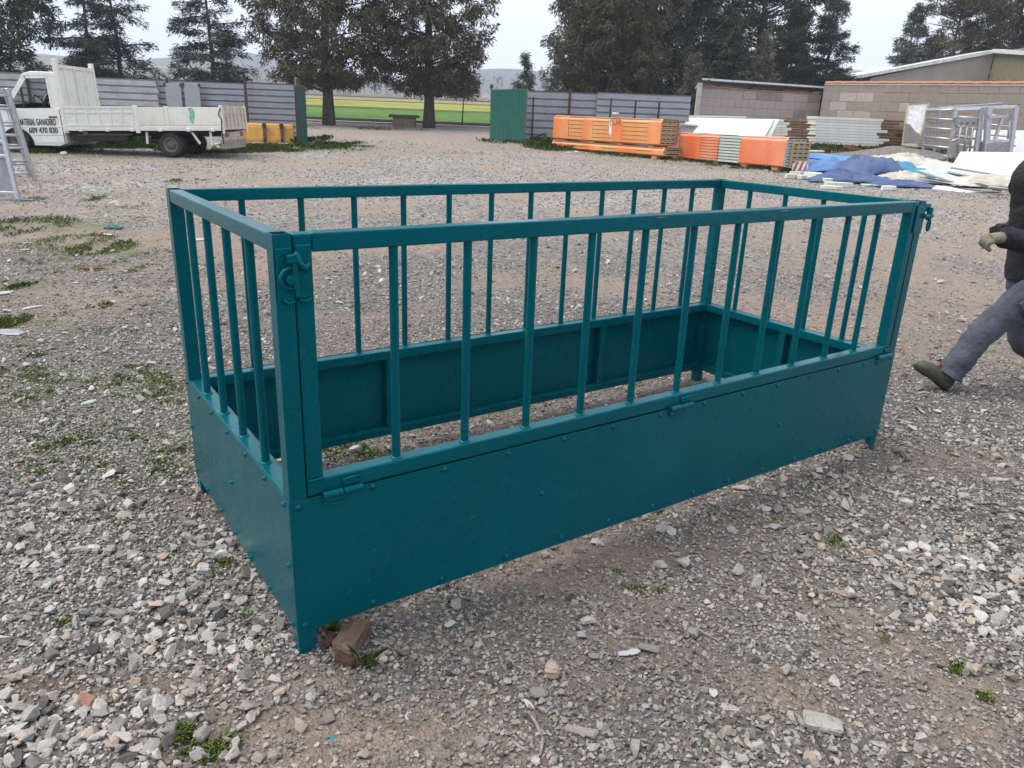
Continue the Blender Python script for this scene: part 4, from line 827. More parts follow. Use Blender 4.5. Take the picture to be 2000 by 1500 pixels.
# lettering on the near door (front end is hidden by the hurdles)
def text(body_, size, sx, x0, z0, yy, m, parent, M, bold=.012):
    cu = bpy.data.curves.new('lettering', 'FONT'); cu.body = body_; cu.size = size; cu.align_x = 'RIGHT'; cu.offset = bold*size; cu.extrude = .002
    to = bpy.data.objects.new('lettering', cu); COL.objects.link(to); dg = bpy.context.evaluated_depsgraph_get()
    me = bpy.data.meshes.new_from_object(to.evaluated_get(dg)); bpy.data.objects.remove(to); bpy.data.curves.remove(cu)
    # text reads left to right as seen from the truck's left side: its x axis runs toward the tail
    X4 = Matrix(((-sx, 0, 0, x0), (0, 0, 1, yy), (0, 1, 0, z0), (0, 0, 0, 1)))
    me.transform(M @ X4); me.materials.clear(); return put('lettering', me, m, parent)
text('MATERIAL GANADERO', .235, .40, 2.98, .822, W2+.024, LETTER, truck, BT, .018)
text('609 470 830', .19, .80, 2.97, .625, W2+.024, LETTER, truck, BT, .02)
# ================================================================== PANEL PACKS AND STACKS
def film(name, c, pale, k):
    m, t, b = new_mat(name); f = noise_tex(t, 1.4, 5, .6, stretch=(.5, 1, .25)); cc = ramp(t, f, [(.35, c), (.5, tuple(a*.6+p*.4 for a, p in zip(c, pale))), (.7, pale)])
    t.links.new(mixc(t, k, c, cc), b.inputs['Base Color']); b.inputs['Roughness'].default_value = .32; bump(t, b, noise_tex(t, 7, 6, .7), .35, .03); return m
ORG = film('orange_film', (.76, .20, .045), (.82, .42, .2), .8); ORG2 = film('orange_film_tight', (.74, .26, .07), (.72, .42, .19), 1.0); ORGR = film('red_orange_film', (.74, .15, .05), (.80, .34, .2), 1.0)
FOAM = mat('mineral_core', (.44, .33, .19), .95, var=.2, scale=10); FOAMD = mat('brown_core', (.17, .085, .035), .95, var=.35, scale=8)
PWHITE = mat('panel_white', (.70, .72, .70), .5, var=.06, scale=2, dirt=(.5, .5, .45), dirt_amt=.3); PCREAM = mat('panel_cream', (.62, .61, .52), .55, var=.1, scale=2, dirt=(.4, .38, .3), dirt_amt=.4)
PGREEN = mat('panel_pale_green', (.52, .61, .54), .5, var=.08); SHADOWG = mat('groove_shade', (.03, .025, .02), .9)  # last one: shade in slots and panel gaps, put in as dark colour
def frame_of(a, b_):
    d = Vector(b_)-Vector(a); d.z = 0; return math.atan2(d.y, d.x), d.length
def pack(label, near, far, w, h, z0, nlay, bands, core, fm, fm2, slots=3, bare=None, group=None):
    """long pack of insulated panels: local x runs from the near end to the far end, y across"""
    rz, ln = frame_of(near, far); near = near+Vector((math.sin(rz), -math.cos(rz), 0))*w; o = thing('panel_pack', label, 'panel pack', (near.x, near.y, zgf(0, near.y)+z0), rz, group)
    lh = h/nlay
    for k in range(nlay):                 # the panels themselves, ends visible
        z = k*lh; pn = MB().box(.02, ln-.02, .02, w-.02, z+.006, z+lh-.006).build('panel', core, o, .01)
        for q in range(slots): MB().box(.014, .05, .06+(w-.12)*(q+.08)/slots, .06+(w-.12)*(q+.85)/slots, z+lh*.36, z+lh*.62).build('slot', SHADOWG, pn)  # dark blocks paint the shade inside the end slots
        MB().box(.05, ln-.05, w-.021, w-.012, z+lh*.9, z+lh*1.0).box(.05, ln-.05, .012, .021, z+lh*.9, z+lh*1.0).build('seam', FOAMD, pn)
    for x0, x1, mm, e in bands:           # film wrapped round the pack
        x0, x1 = x0*ln, x1*ln; c_ = .09
        pr = [(-e, c_*.4), (-e, h-c_), (c_*.7, h+e), (w-c_*.7, h+e), (w+e, h-c_), (w+e, c_*.4), (w-c_, -.012), (c_, -.012)]
        sl = MB(); n = len(pr); V = [(x, a, b_) for x in (x0, x1) for a, b_ in pr]; sl.add(V, [(i, (i+1) % n, (i+1) % n+n, i+n) for i in range(n)])
        inn = [(x, a+(w/2-a)*.012, b_+(h/2-b_)*.012) for x in (x0, x1) for a, b_ in pr]; sl.add(inn, [(i+n, (i+1) % n+n, (i+1) % n, i) for i in range(n)])
        for q in (0, n): 
            for i in range(n): j = (i+1) % n; sl.f.append((q+i, q+j, 2*n+q+j, 2*n+q+i))
        f_ = sl.build('film', mm, o, smooth=False)
        if mm is ORG2 or (mm is ORGR and e < .015):
            for k in range(1, nlay): MB().box(x0+.02, x1-.02, w+e-.002, w+e+.004, k*lh-.009, k*lh+.009).build('strap_line', FOAMD, f_)
    for x in (.08, .35, .62, .9):         # foam feet
        MB().box(ln*x-.13, ln*x+.13, .05, w-.05, -.13, -.013).build('foot_block', ORG2, o, .02)
    return o
nA, fA = G(1294, 313), G(1078, 289)
dA = (fA-nA).normalized()
# near end faces right; y across points to the camera side
ba = [(-.005, .10, ORG, .02), (.10, .33, ORG2, .012), (.33, .42, ORG, .02), (.42, .60, ORG2, .012), (.60, .69, ORG, .022), (.69, .84, ORG2, .012), (.84, 1.0, ORG, .03)]
pack('low orange wrapped pack of panels lying under the tall orange pack', nA, fA, 1.0, .27, .12, 2, [(-.002, .09, ORG, .015), (.09, .22, ORG2, .012), (.22, .40, ORG, .016), (.40, .52, ORG2, .012), (.52, .66, ORG, .016), (.66, .84, ORG2, .012), (.84, 1.0, ORG, .02)], FOAM, ORG, ORG2, 1)
pa = pack('tall orange wrapped pack of insulated panels with slotted tan end', nA+dA*.22, fA-dA*.05, .92, .86, .47, 6, ba, FOAM, ORG, ORG2)
def scrawl(body_, o, x, z, size):
    cu = bpy.data.curves.new('scrawl', 'FONT'); cu.body = body_; cu.size = size; cu.extrude = .002; to = bpy.data.objects.new('scrawl', cu); COL.objects.link(to)
    me = bpy.data.meshes.new_from_object(to.evaluated_get(bpy.context.evaluated_depsgraph_get())); bpy.data.objects.remove(to)
    me.transform(Matrix(((-1, 0, 0, x), (0, 0, 1, .946), (0, 1, 0, z), (0, 0, 0, 1)))); me.materials.clear(); put('scrawl', me, mat('marker_ink', (.25, .10, .04), .8), o)
scrawl('(OR', pa, frame_of(nA, fA)[1]*.42, .62, .34)
lab = MB().box(2.35, 2.5, .934, .94, .28, .75).box(2.2, 2.4, .80, .95, 1.0, 1.06).build('paper_label', mat('label_paper', (.75, .74, .72), .7), pa)
nB, fB = G(1528, 336), G(1324, 311); dB = (fB-nB).normalized(); 
pack('red-orange wrapped panel pack with bare pale green panels in its middle', nB, fB, 1.0, .86, .13, 9, [(-.004, .15, ORGR, .035), (.15, .39, ORGR, .02), (.60, .78, ORGR, .014), (.78, .90, ORGR, .022), (.90, 1.0, ORGR, .03)], PGREEN, ORGR, ORGR)
# loose wrapped end: tan slotted boards of the same pack
eo = thing('board_stack', 'small stack of slotted tan boards at the end of the red-orange pack', 'board stack', nB+Vector((.10, .22, .1))+Vector((math.sin(frame_of(nB, fB)[0]), -math.cos(frame_of(nB, fB)[0]), 0)), frame_of(nB, fB)[0])
for k in range(6):
    b_ = MB().box(-.16, .05, .07, .95, k*.13+.02, k*.13+.14).build('board', FOAM, eo, .006)
    for q in range(3): MB().box(-.166, -.13, .16+q*.26, .34+q*.26, k*.13+.06, k*.13+.1).build('slot', SHADOWG, b_)  # slot shade painted as dark blocks on the board ends
# leaning white panels behind
def lean_panel(label, pa_, pb_, pc, pd, Ya, m, th=.06, cat='panel', name='insulated_panel', edge=None, group=None, Yt=None):
    """flat panel: corners bottom-left, bottom-right, top-right, top-left given as survey sightings"""
    Yt = Ya if Yt is None else Yt
    P = [at(*pa_, Ya), at(*pb_, Ya), at(*pc, Yt), at(*pd, Yt)]; o0 = P[0].copy(); n_ = (P[1]-P[0]).cross(P[3]-P[0]).normalized()*th
    o = thing(name, label, cat, o0, 0, group); V = [p-o0 for p in P]+[p-o0-n_ for p in P]
    b_ = MB().add(V, [(0, 1, 2, 3), (7, 6, 5, 4), (0, 4, 5, 1), (2, 6, 7, 3), (0, 3, 7, 4), (1, 5, 6, 2)]).build('board', m, o)
    if edge:
        fm_ = MB()
        for i in range(4): fm_.bar(V[i]+n_*.3, V[(i+1) % 4]+n_*.3, .07, .06)
        fm_.build('frame', edge, o)
    return o
lean_panel('wide pale blue-white panel leaning behind the red-orange pack', (1352,266), (1493,268), (1512,233), (1333,229), 36.0, PWHITE, .09, Yt=37.2)
lean_panel('second pale panel edge leaning behind the wide white panel', (1494,270), (1503,272), (1522,233), (1513,232), 36.2, PGREEN, .3, Yt=37.3)
lean_panel('grey-green panel offcut lying in front of the wide white panel', (1330,258), (1352,260), (1364,246), (1330,242), 35.4, mat('panel_grey_green', (.33, .42, .40), .5), .05)
lean_panel('narrow cream batten lying on the grey-green offcut', (1330,244), (1366,247), (1366,244), (1330,241), 35.2, PCREAM, .2, cat='batten', name='batten')
lean_panel('thin white strip resting along the top of the wide white panel', (1345,229), (1458,230), (1458,227), (1345,225), 37.4, PWHITE, .3)
def board_stack(grp, lab_, x0, x1, ybot, ytop, n, Y0, seed, jag, dpt=1.1):
    rng = random.Random(seed)
    for k in range(n):
        y = ybot+(ytop-ybot)*(k+.5)/n; hpx = abs(ybot-ytop)/n; e = rng.uniform(0, jag); e2 = rng.uniform(0, 6)
        a, b_ = at(x0+e2*.3, y, Y0), at(x1+e, y, Y0); hz = hpx/FPX*Y0*.93
        ordn = ('topmost', 'second from top', 'third from top', 'fourth from top', 'fifth from top', 'sixth from top', 'seventh from top', 'eighth from top', 'ninth from top', 'lowest')[9 if k == 0 else n-1-k]
        o = thing('insulated_panel', ordn+' '+lab_, 'panel', a, 0, grp); m = rng.choice((PWHITE, PCREAM, PCREAM, PWHITE)); ln = b_.x-a.x; br = rng.uniform(.5, 1.5)
        MB().box(0, ln, 0, dpt+rng.uniform(-.2, .2), -hz*.5, hz*.42).build('face', m, o, .012)
        MB().box(ln+.002, ln+br, .06, dpt-.1, -hz*.46, hz*.2).build('core', FOAMD, o, .02); MB().box(ln*.0+.0, ln, .01, .03, hz*.42, hz*.5).build('lip', SHADOWG, o)  # dark strip paints the shade between stacked panels
board_stack('cream panels stacked beside the leaning white board', 'cream panel in the wide stack before the tall block wall', 1592, 1712, 282, 227, 10, 40.5, 3, 26)
board_stack('white panels stacked behind the red-orange pack', 'white panel with brown core in the narrow stack behind the red-orange pack', 1502, 1530, 274, 232, 8, 39.0, 8, 18, .9)
for k, (xa, xb, ya, yb_) in enumerate(((1574,1640,276,272),(1580,1645,280,277),(1573,1618,292,288),(1600,1665,301,296),(1640,1712,287,283))):
    p = G((xa+xb)/2, max(ya, yb_)+6); w_ = (G(xb, ya+6)-G(xa, ya+6)).length
    o = thing('board', ('white', 'long white', 'short white', 'tan', 'cracked white')[k]+' loose board lying in the grass before the cream stack'+('', ', highest', ', nearest the pack', ', nearest the blue sheet', ', furthest right')[k], 'board', p, R((4, -3, 12, -4, 6)[k])); MB().box(-w_/2, w_/2, -.25, .25, .03, .16 if k < 2 else .09).build('plank', PCREAM if k == 3 else PWHITE, o, .01)
o = thing('timber', 'short dark brown timber lying tilted in the grass by the gravel heap', 'timber', G(1668, 301)); MB().bar((-.5, 0, .35), (.55, 0, .08), .12, .16).build('beam', FOAMD, o, .01)
# framed white board leaning on the wall, lower half torn
fw_ = lean_panel('white board in a pale timber frame leaning on the tall wall', (1762,284), (1792,287), (1813,201), (1773,203), 38.3, mat('glossy_white', (.72, .74, .73), .3), .05, name='framed_board', cat='board', edge=mat('pale_timber', (.45, .36, .24), .8), Yt=39.0)
tp = [at(1764, 278, 38.3), at(1793, 277, 38.3), at(1797, 263, 38.42), at(1786, 256, 38.48), at(1776, 243, 38.6), at(1767, 241, 38.6)]
MB().add([p-fw_.location-Vector((0, .06, 0)) for p in tp]+[p-fw_.location-Vector((0, .03, 0)) for p in tp], [tuple(range(6)), tuple(range(11, 5, -1))]+[(i, (i+1) % 6, (i+1) % 6+6, i+6) for i in range(6)]).build('torn_backing', mat('bare_backing', (.2, .195, .18), .9), fw_)
# gravel heap
def heap(name, label, c, rx, ry, h, m, seed):
    n = 30; xx = np.linspace(-1, 1, n); XX, YY = np.meshgrid(xx, xx); rr = np.sqrt(XX**2+YY**2); ZZ = np.clip(1-rr, 0, 1)**.9*h*(.6+.8*fbm(XX*3+seed, YY*3, seed, 4))-.02
    II = np.arange(n*n).reshape(n, n); FF = np.stack([II[:-1, :-1], II[:-1, 1:], II[1:, 1:], II[1:, :-1]], -1).reshape(-1, 4)
    return tag(put(name, np_mesh(name, np.stack([XX*rx, YY*ry, ZZ], -1).reshape(-1, 3), FF), m, smooth=True, loc=c), label, 'heap')
heap('gravel_heap', 'low grey gravel heap in front of the galvanised cattle crush', G(1755, 311), 3.6, 1.8, .6, mat('heap_gravel', (.2, .185, .18), .95, var=.5, scale=9, bmp=1, bdist=.05), 5)
# ================================================================== CATTLE CRUSH
cr_ = thing('cattle_crush', 'galvanised steel cattle crush frame with many bars before the tall wall', 'cattle crush', G(1830, 316)); YC = 33.0
def cb(name, a, b_, r, Ya=YC, Yb=None, square=False, m=ZINC):
    A, B = at(*a, Ya)-cr_.location, at(*b_, Ya if Yb is None else Yb)-cr_.location; mb = MB()
    mb.bar(A, B, r*2, r*2, up=(1, 0, 0)) if square else mb.cyl(A, B, r, n=10)
    return mb.build(name, m, cr_, smooth=not square)
cb('post', (1802,304), (1812,214), .05, 34.5, square=True); cb('post', (1823,309), (1835,213), .045, 34, square=True); cb('post', (1853,318), (1866,212), .075, 33, square=True)
for y0, y1 in ((217,214),(231,234),(249,253),(267,272),(283,289),(298,306)): cb('rail', (1811-(y0-215)*.1, y0), (1862-(y1-215)*.1, y1), .045, 34.5, 33)
cb('post', (1905,300), (1918,210), .07, 32.6, square=True); cb('post', (1925,300), (1932,208), .09, 32.4, square=True); cb('post', (1972,302), (1985,208), .07, 32, square=True)
for k, (y0, y1) in enumerate(((228,231),(246,252),(265,272),(282,289))): cb('rail', (1866, y0), (1914, y1), .05, 33, 32.6); cb('rail', (1925, y0-3), (1984, y1-4), .04, 33.5, 33)
cb('top_rail', (1812,214), (1985,208), .06, 34.5, 32, True); cb('top_rail', (1835,212), (1956,203), .05, 35, 36, True, ZINC2); cb('top_rail', (1866,214), (1934,211), .05, 33, 32.5, True)
for x0, x1 in ((1868,1879),(1882,1890),(1893,1902)): cb('bar', (x0, 300), (x1, 237), .04, 32.7)
cb('brace', (1858,276), (1873,270), .04, 32.7); cb('brace', (1943,272), (1957,232), .05, 32.2, square=True); cb('bar', (1968,272), (1973,232), .035, 32.2); cb('crossbar', (1868,235), (1916,234), .09, 32.7, square=True, m=ZINC2); cb('crossbar', (1932,228), (1984,226), .06, 32.2, square=True)
for x in (1912, 1919): cb('ladder_stile', (x, 298), (x+9, 222), .03, 33.2)
P = [at(1926,299,32.3), at(1972,301,32.0), at(1974,275,32.0), at(1927,279,32.3)]; P = [p-cr_.location for p in P]
MB().add(P+[p+Vector((.1, .9, .05)) for p in P], [(0, 1, 2, 3), (7, 6, 5, 4), (0, 4, 5, 1), (2, 6, 7, 3), (0, 3, 7, 4), (1, 5, 6, 2)]).build('sheet_tray', ZINC2, cr_, .02)
for k, (ya, yb_) in enumerate(((292,256),)): lean_panel('white panel with dark joints leaning on the wall right of the cattle crush', (1890,296), (2040,300), (2040,255), (1905,253), 36.5, PWHITE, .08, Yt=37.0)
# ================================================================== TARPS, SHEETING AND BROKEN PANELS ON THE RIGHT
def cloth(name, label, cat, c, rx, ry, h, seed, m, rz=0, nx_=44, ny_=30, folds=3.8, sq=3.0):
    u = np.linspace(-1, 1, nx_); v = np.linspace(-1, 1, ny_); UU, VV = np.meshgrid(u, v)
    edge = (np.abs(UU)**sq+np.abs(VV)**sq)**(1/sq); ang = np.arctan2(VV, UU)
    wob = 1+.22*(fbm(np.cos(ang)*2+seed, np.sin(ang)*2+seed, seed, 3)-.5)*2
    n1 = fbm(UU*folds*.5+seed, VV*folds*.5, seed, 4); n2 = np.abs(fbm(UU*folds+seed*2, VV*folds*.8+UU*.9, seed+3, 4)-.5)*2; n3 = np.abs(fbm(UU*folds*2.3, VV*folds*1.7+seed, seed+9, 3)-.5)*2
    zz = h*np.clip(1-edge**2.2, 0, 1)**.6*(.35+.9*n1) + h*(.55*(1-n2)-.3)*np.clip(1.15-edge, 0, 1) + h*.18*(1-n3)
    n4 = np.abs(fbm(UU*folds*4.1+seed, VV*folds*3.3-UU*2, seed+13, 2)-.5)*2
    zz = np.maximum(zz+h*.16*(.5-n4)*np.clip(1.2-edge, 0, 1), .02+.03*n3)
    XX = UU*rx*wob; YY = VV*ry*wob; II = np.arange(UU.size).reshape(UU.shape); FF = np.stack([II[:-1, :-1], II[:-1, 1:], II[1:, 1:], II[1:, :-1]], -1).reshape(-1, 4)
    me = np_mesh(name, np.stack([XX, YY, zz], -1).reshape(-1, 3), FF); o = put(name, me, m, smooth=name == 'green_rag'); o.location = c; o.rotation_euler = (0, 0, rz)
    md = o.modifiers.new('thickness', 'SOLIDIFY'); md.thickness = .012; md.offset = -1
    return tag(o, label, cat)
def cl(name, c, c2, rough=.6, trans=0):
    m, t, b = new_mat(name); cc = ramp(t, noise_tex(t, 1.7, 6, .65), [(.3, c), (.7, c2)]); t.links.new(cc, b.inputs['Base Color']); b.inputs['Roughness'].default_value = rough
    bump(t, b, noise_tex(t, 9, 6, .7), .5, .05); return m
NAVY = cl('navy_tarp', (.045, .075, .17), (.08, .125, .26), .5); BLUE = cl('blue_tarp', (.06, .15, .36), (.13, .26, .50), .4); TEALT = cl('turquoise_tarp', (.02, .19, .32), (.05, .3, .45), .5)
DIRTYW = cl('dirty_white_sheeting', (.40, .35, .29), (.64, .61, .56), .55); PALEW = cl('pale_sheeting', (.42, .47, .46), (.62, .65, .63), .4)
lean_panel('bright blue metal sheet lying tilted behind the blue tarps', (1563,306), (1668,316), (1687,307), (1570,299), 28.5, mat('bright_blue', (.015, .20, .62), .35, var=.1), .05, cat='sheet', name='blue_sheet', Yt=29.6)
o = thing('striped_board', 'red and white striped warning board lying at the end of the red-orange pack', 'board', G(1562, 337)); o.rotation_euler = (R(-28), 0, R(-6)); o.scale = (.6, .6, .6); SW = mat('sign_white', (.55, .53, .52), .6); SR = mat('sign_red', (.33, .05, .05), .6)
MB().box(-.42, .42, -.015, .015, .0, .62).build('board', SW, o, .004)
for k in range(3): MB().add([(-.40+k*.27, -.0165, .02), (-.27+k*.27, -.0165, .02), (-.05+k*.27 if k < 2 else .41, -.0165, .60), (-.18+k*.27, -.0165, .60)], [(0, 1, 2, 3)]).build('stripe', SR, o)
cloth('tarp', 'crumpled mid blue tarp draped in the middle of the rubbish', 'tarp', G(1622, 336), 1.35, .75, .34, 4, BLUE, .1)
cloth('tarp', 'crumpled navy tarp bunched high beside the blue tarp', 'tarp', G(1690, 342), 1.0, .9, .5, 11, NAVY, .4, folds=3.4)
cloth('tarp', 'flat navy tarp corner spread out nearest to the yard', 'tarp', G(1660, 357), 1.15, .5, .26, 17, NAVY, -.12, folds=4.6)
cloth('tarp', 'small navy tarp scrap at the right end of the spread tarp', 'tarp', G(1760, 365), .95, .35, .16, 23, NAVY, .1, folds=5)
cloth('tarp', 'turquoise tarp strip twisted among the white sheeting', 'tarp', G(1752, 341), .55, .6, .34, 29, TEALT, .3); cloth('tarp', 'narrow turquoise tarp tail hanging down the white sheeting', 'tarp', G(1792, 350), .45, .3, .3, 31, TEALT, -.6)
cloth('plastic_sheeting', 'heap of crumpled dirty white plastic sheeting behind the tarps', 'sheeting', G(1768, 332), 1.9, .8, .42, 37, DIRTYW, .05, 62, 34, 6.0)
cloth('plastic_sheeting', 'crumpled cream sheeting in front of the turquoise tarp', 'sheeting', G(1762, 356), .9, .5, .24, 41, DIRTYW, .2, folds=4.5)
cloth('plastic_sheeting', 'crumpled white sheeting under the leaning white panel', 'sheeting', G(1945, 366), 1.4, .6, .3, 43, DIRTYW, .0, folds=4.5); cloth('plastic_sheeting', 'pale sheeting spread between the heap and the leaning white panel', 'sheeting', G(1850, 342), 1.6, .7, .25, 47, PALEW, .1, folds=3.5)
lean_panel('large white panel leaning on the rubbish at the right edge', (1858,326), (2020,352), (2015,298), (1876,296), 24.0, mat('bright_panel', (.66, .67, .655), .45, var=.03), .07, Yt=25.0)
lean_panel('long pale panel lying sloping across the rubbish heap', (1790,332), (1960,385), (1985,372), (1850,330), 22.2, PALEW, .05, Yt=23.6); lean_panel('pale mint panel edge lying below the leaning white panel', (1850,333), (1935,350), (1932,342), (1860,330), 23.0, PGREEN, .05, Yt=23.6)
lean_panel('long cream strip lying along the front of the rubbish heap', (1820,368), (1985,388), (1985,380), (1830,362), 20.4, PWHITE, .05, Yt=21.0)
rng = random.Random(77)
def shard(label, px, py, w, d, h, m, rz, group=None, name='panel_fragment', cat='fragment'):
    p = G(px, py); o = thing(name, label, cat, p, rz, group); n = 7; pts = []
    for k in range(n): a = 2*math.pi*k/n+rng.uniform(-.25, .25); r_ = rng.uniform(.75, 1.1); pts.append((math.cos(a)*w*r_, math.sin(a)*d*r_))
    MB().prism(pts, 'z', .005, h+(.005 if h < .01 else 0)).build('slab', m, o, min(.01, h*.3)); return o
FG = 'broken white panel fragments before the tarps'
for k_, (px, py, w) in enumerate(((1555,343,.30),(1545,349,.32),(1565,350,.25),(1600,352,.4),(1612,357,.35),(1632,366,.42),(1625,370,.3),(1735,372,.25),(1728,356,.35),(1745,362,.3),(1590,346,.4),(1700,364,.25),(1715,352,.3))):
    shard('piece of broken white panel before the tarps, '+('topmost at the left end', 'long one at the left end', 'thin one below the striped board', 'middle one under the blue tarp', 'one just below the spread navy tarp', 'biggest nearest the yard', 'small one nearest the yard', 'furthest right nearest the yard', 'one by the turquoise tarp foot', 'between navy scrap and cream sheeting', 'under the left edge of the blue tarp', 'small one on the spread navy tarp', 'one right of the high navy tarp')[k_], px, py, w, w*.45, rng.uniform(.05, .14), rng.choice((PWHITE, PCREAM, PGREEN)), rng.uniform(0, 3), FG)
SG = 'pale sheet scraps strewn over the rubbish heap'
for k_, (px, py, w, mm) in enumerate(((1718,340,.5,PALEW),(1742,352,.4,DIRTYW),(1775,346,.6,PALEW),(1800,358,.7,PALEW),(1822,347,.5,DIRTYW),(1838,366,.6,PALEW),(1868,358,.7,PWHITE),(1890,372,.6,PALEW),(1912,356,.5,DIRTYW),(1930,376,.6,PALEW),(1958,380,.5,PWHITE))):
    s_ = shard(('first', 'second', 'third', 'fourth', 'fifth', 'sixth', 'seventh', 'eighth', 'ninth', 'tenth', 'eleventh')[k_]+' thin pale sheet scrap from the left on the rubbish heap', px, py, w, w*.35, .03, mm, rng.uniform(-.3, .3), SG, 'sheet_scrap', 'sheet'); s_.rotation_euler = (rng.uniform(-.15, .3), rng.uniform(-.25, .25), rng.uniform(-.4, .4)); s_.location.z += .12
# ================================================================== STONES, BRICKS AND LITTER IN THE YARD
def lump(name, label, cat, px, py, sx, sy, sz, m, seed, rz=0, n=16, sink=.2):
    me = hull_stone(seed, n); o = put(name, me, m); p = G(px, py); o.location = (p.x, p.y, p.z+sz*(.5*.6-sink)); o.scale = (sx, sy, sz*1.4); o.rotation_euler = (0, 0, rz); return tag(o, label, cat)
LIME = mat('pale_limestone', (.48, .445, .40), .9, var=.2, scale=2, bmp=.6, bdist=.05); BRK = mat('old_brick', (.125, .082, .06), .95, var=.45, scale=2.5, bmp=.8, bdist=.06, dirt=(.30, .25, .22), dirt_amt=.6, dirt_scale=2.0); BRKD = mat('dark_brick', (.06, .031, .021), .95, var=.4, scale=3, bmp=.6, bdist=.05)
TANS = mat('tan_stone_chunk', (.36, .29, .23), .9, var=.25, scale=2, bmp=.5, bdist=.05); GREYC = mat('grey_concrete_chunk', (.34, .325, .30), .95, var=.25, scale=6, bmp=.8, bdist=.04); SLATE = mat('slate_piece', (.2, .19, .165), .9, var=.25, scale=4, bmp=.5); WHITEP = mat('white_plastic', (.40, .41, .43), .5, var=.08)
def chunk(name, label, cat, px, py, sx, sy, sz, m, rz, tilt=(0, 0), bev=.01, dz=0):
    p = G(px, py); o = MB().box(-sx/2, sx/2, -sy/2, sy/2, -sz*.25, sz*.75).build(name, m, None); bm = bmesh.new(); bm.from_mesh(o.data); rg = random.Random(int(px))
    for v in bm.verts: v.co.x *= rg.uniform(.68, 1.05); v.co.y *= rg.uniform(.68, 1.05); v.co.z *= rg.uniform(.8, 1.05)
    bmesh.ops.bevel(bm, geom=bm.edges[:], offset=bev*.8, segments=1, affect='EDGES'); bmesh.ops.triangulate(bm, faces=bm.faces[:]); bmesh.ops.subdivide_edges(bm, edges=bm.edges[:], cuts=2, use_grid_fill=True); bm.normal_update()
    for v in bm.verts: v.co += v.normal*((fbm(np.array([v.co.x*70+px]), np.array([v.co.y*70+v.co.z*90]), int(px), 3)[0]-.5)*min(sx, sy, sz)*.35)
    bm.to_mesh(o.data); bm.free()
    o.location = p+Vector((0, 0, dz+.009)); o.rotation_euler = (tilt[0], tilt[1], rz); return tag(o, label, cat)
chunk('brick', 'weathered brown brick lump beside the near foot of the feeder', 'brick', 688, 1262, .075, .135, .06, BRK, -.3, (.25, .1), .008, .012); chunk('brick', 'small dark red brick piece between the feeder foot and the brown lump', 'brick', 645, 1262, .042, .055, .04, BRKD, -.15, (.3, 0), .005, .006); chunk('brick', 'dark broken brick end under the brown lump', 'brick', 676, 1300, .075, .035, .035, BRKD, -.35, (.1, 0), .006)
lump('stone', 'pinkish white oblong stone left of the near feeder foot', 'stone', 533, 1345, .075, .036, .026, LIME, 301, .6); lump('stone', 'rough white porous stone at the bottom of the yard', 'stone', 612, 1452, .055, .042, .03, mat('porous_white', (.60, .54, .42), .95, var=.3, scale=14, bmp=1, bdist=.06), 302, .2, 22)
chunk('stone', 'tan blocky stone lump right of the dirt patch', 'stone', 1077, 1320, .05, .045, .045, TANS, .1, (.1, 0), .01); lump('stone', 'rounded pale grey stone below the panel edge', 'stone', 1148, 1217, .07, .05, .05, LIME, 305, .1); chunk('tile_piece', 'square brown tile piece lying among grey gravel', 'tile', 1051, 1358, .062, .05, .012, SLATE, .25)
chunk('stone_slab', 'long flat grey-brown slab lying in the bottom gravel', 'stone', 1133, 1435, .105, .03, .018, mat('flat_slab', (.27, .235, .215), .95, var=.2, scale=8), -.25, (0, 0), .006); chunk('stone_slab', 'grey-brown flat slab right of the white shards', 'stone', 1268, 1272, .085, .032, .014, SLATE, -.3, (0, 0), .006)
chunk('concrete_chunk', 'rough flat grey concrete chunk near the bottom right', 'concrete chunk', 1605, 1420, .115, .075, .028, GREYC, -.25, (0, .05), .008); lump('stone', 'pale flat stone by the white shard at bottom right', 'stone', 1424, 1383, .085, .04, .02, LIME, 307, -.4)
lump('stone', 'big dusty brown rock left of the near feeder foot', 'stone', 505, 1218, .13, .07, .06, mat('dusty_rock', (.2, .165, .13), .95, var=.3, scale=2, bmp=.8, bdist=.08), 309, -.2, 20, .3); lump('stone', 'large pale boulder lying left of the far feeder corner', 'stone', 227, 404, .24, .18, .2, LIME, 310, .2, 22, .1)
chunk('stone', 'block of pale stone in the left foreground', 'stone', 400, 1118, .05, .045, .035, mat('pale_grey_block', (.42, .405, .39), .9, var=.2, scale=5, bmp=.5), .2, (.1, .1), .01); lump('stone', 'pale pointed stone under the front panel', 'stone', 1165, 1060, .085, .05, .03, LIME, 312, -.5)
lump('stone', 'flat pale stone under the middle of the front panel', 'stone', 1450, 952, .11, .06, .02, LIME, 313, .1); lump('stone', 'flat pale stone right of the far foot gravel', 'stone', 1747, 963, .12, .05, .02, LIME, 314, -.5); lump('stone', 'long tan stone at the right edge of the coarse gravel', 'stone', 1650, 1162, .15, .05, .03, TANS, 315, -.25); lump('stone', 'long flat stone in the earth at the right edge', 'stone', 1950, 938, .14, .06, .03, LIME, 316, .05)
for k, (px, py, w, d, lab_) in enumerate(((1160,1285,.02,.016,'small dark slate shard by the pale shards'),(1236,1277,.026,.016,'pale glassy shard left of the brown slab'),(1033,1380,.011,.026,'white shard beside the square tile piece'),(878,1222,.024,.015,'bluish white shard below the panel'),(1393,1357,.02,.018,'white shard near the flat pale stone'),(798,1402,.017,.012,'bluish shard at the foot of the dirt patch'),(1220,1280,.012,.026,'perforated white plastic strip among shards'))):
    shard(lab_, px, py, w, d, .006, SLATE if k == 0 else WHITEP, .3*k, None, 'shard', 'shard')
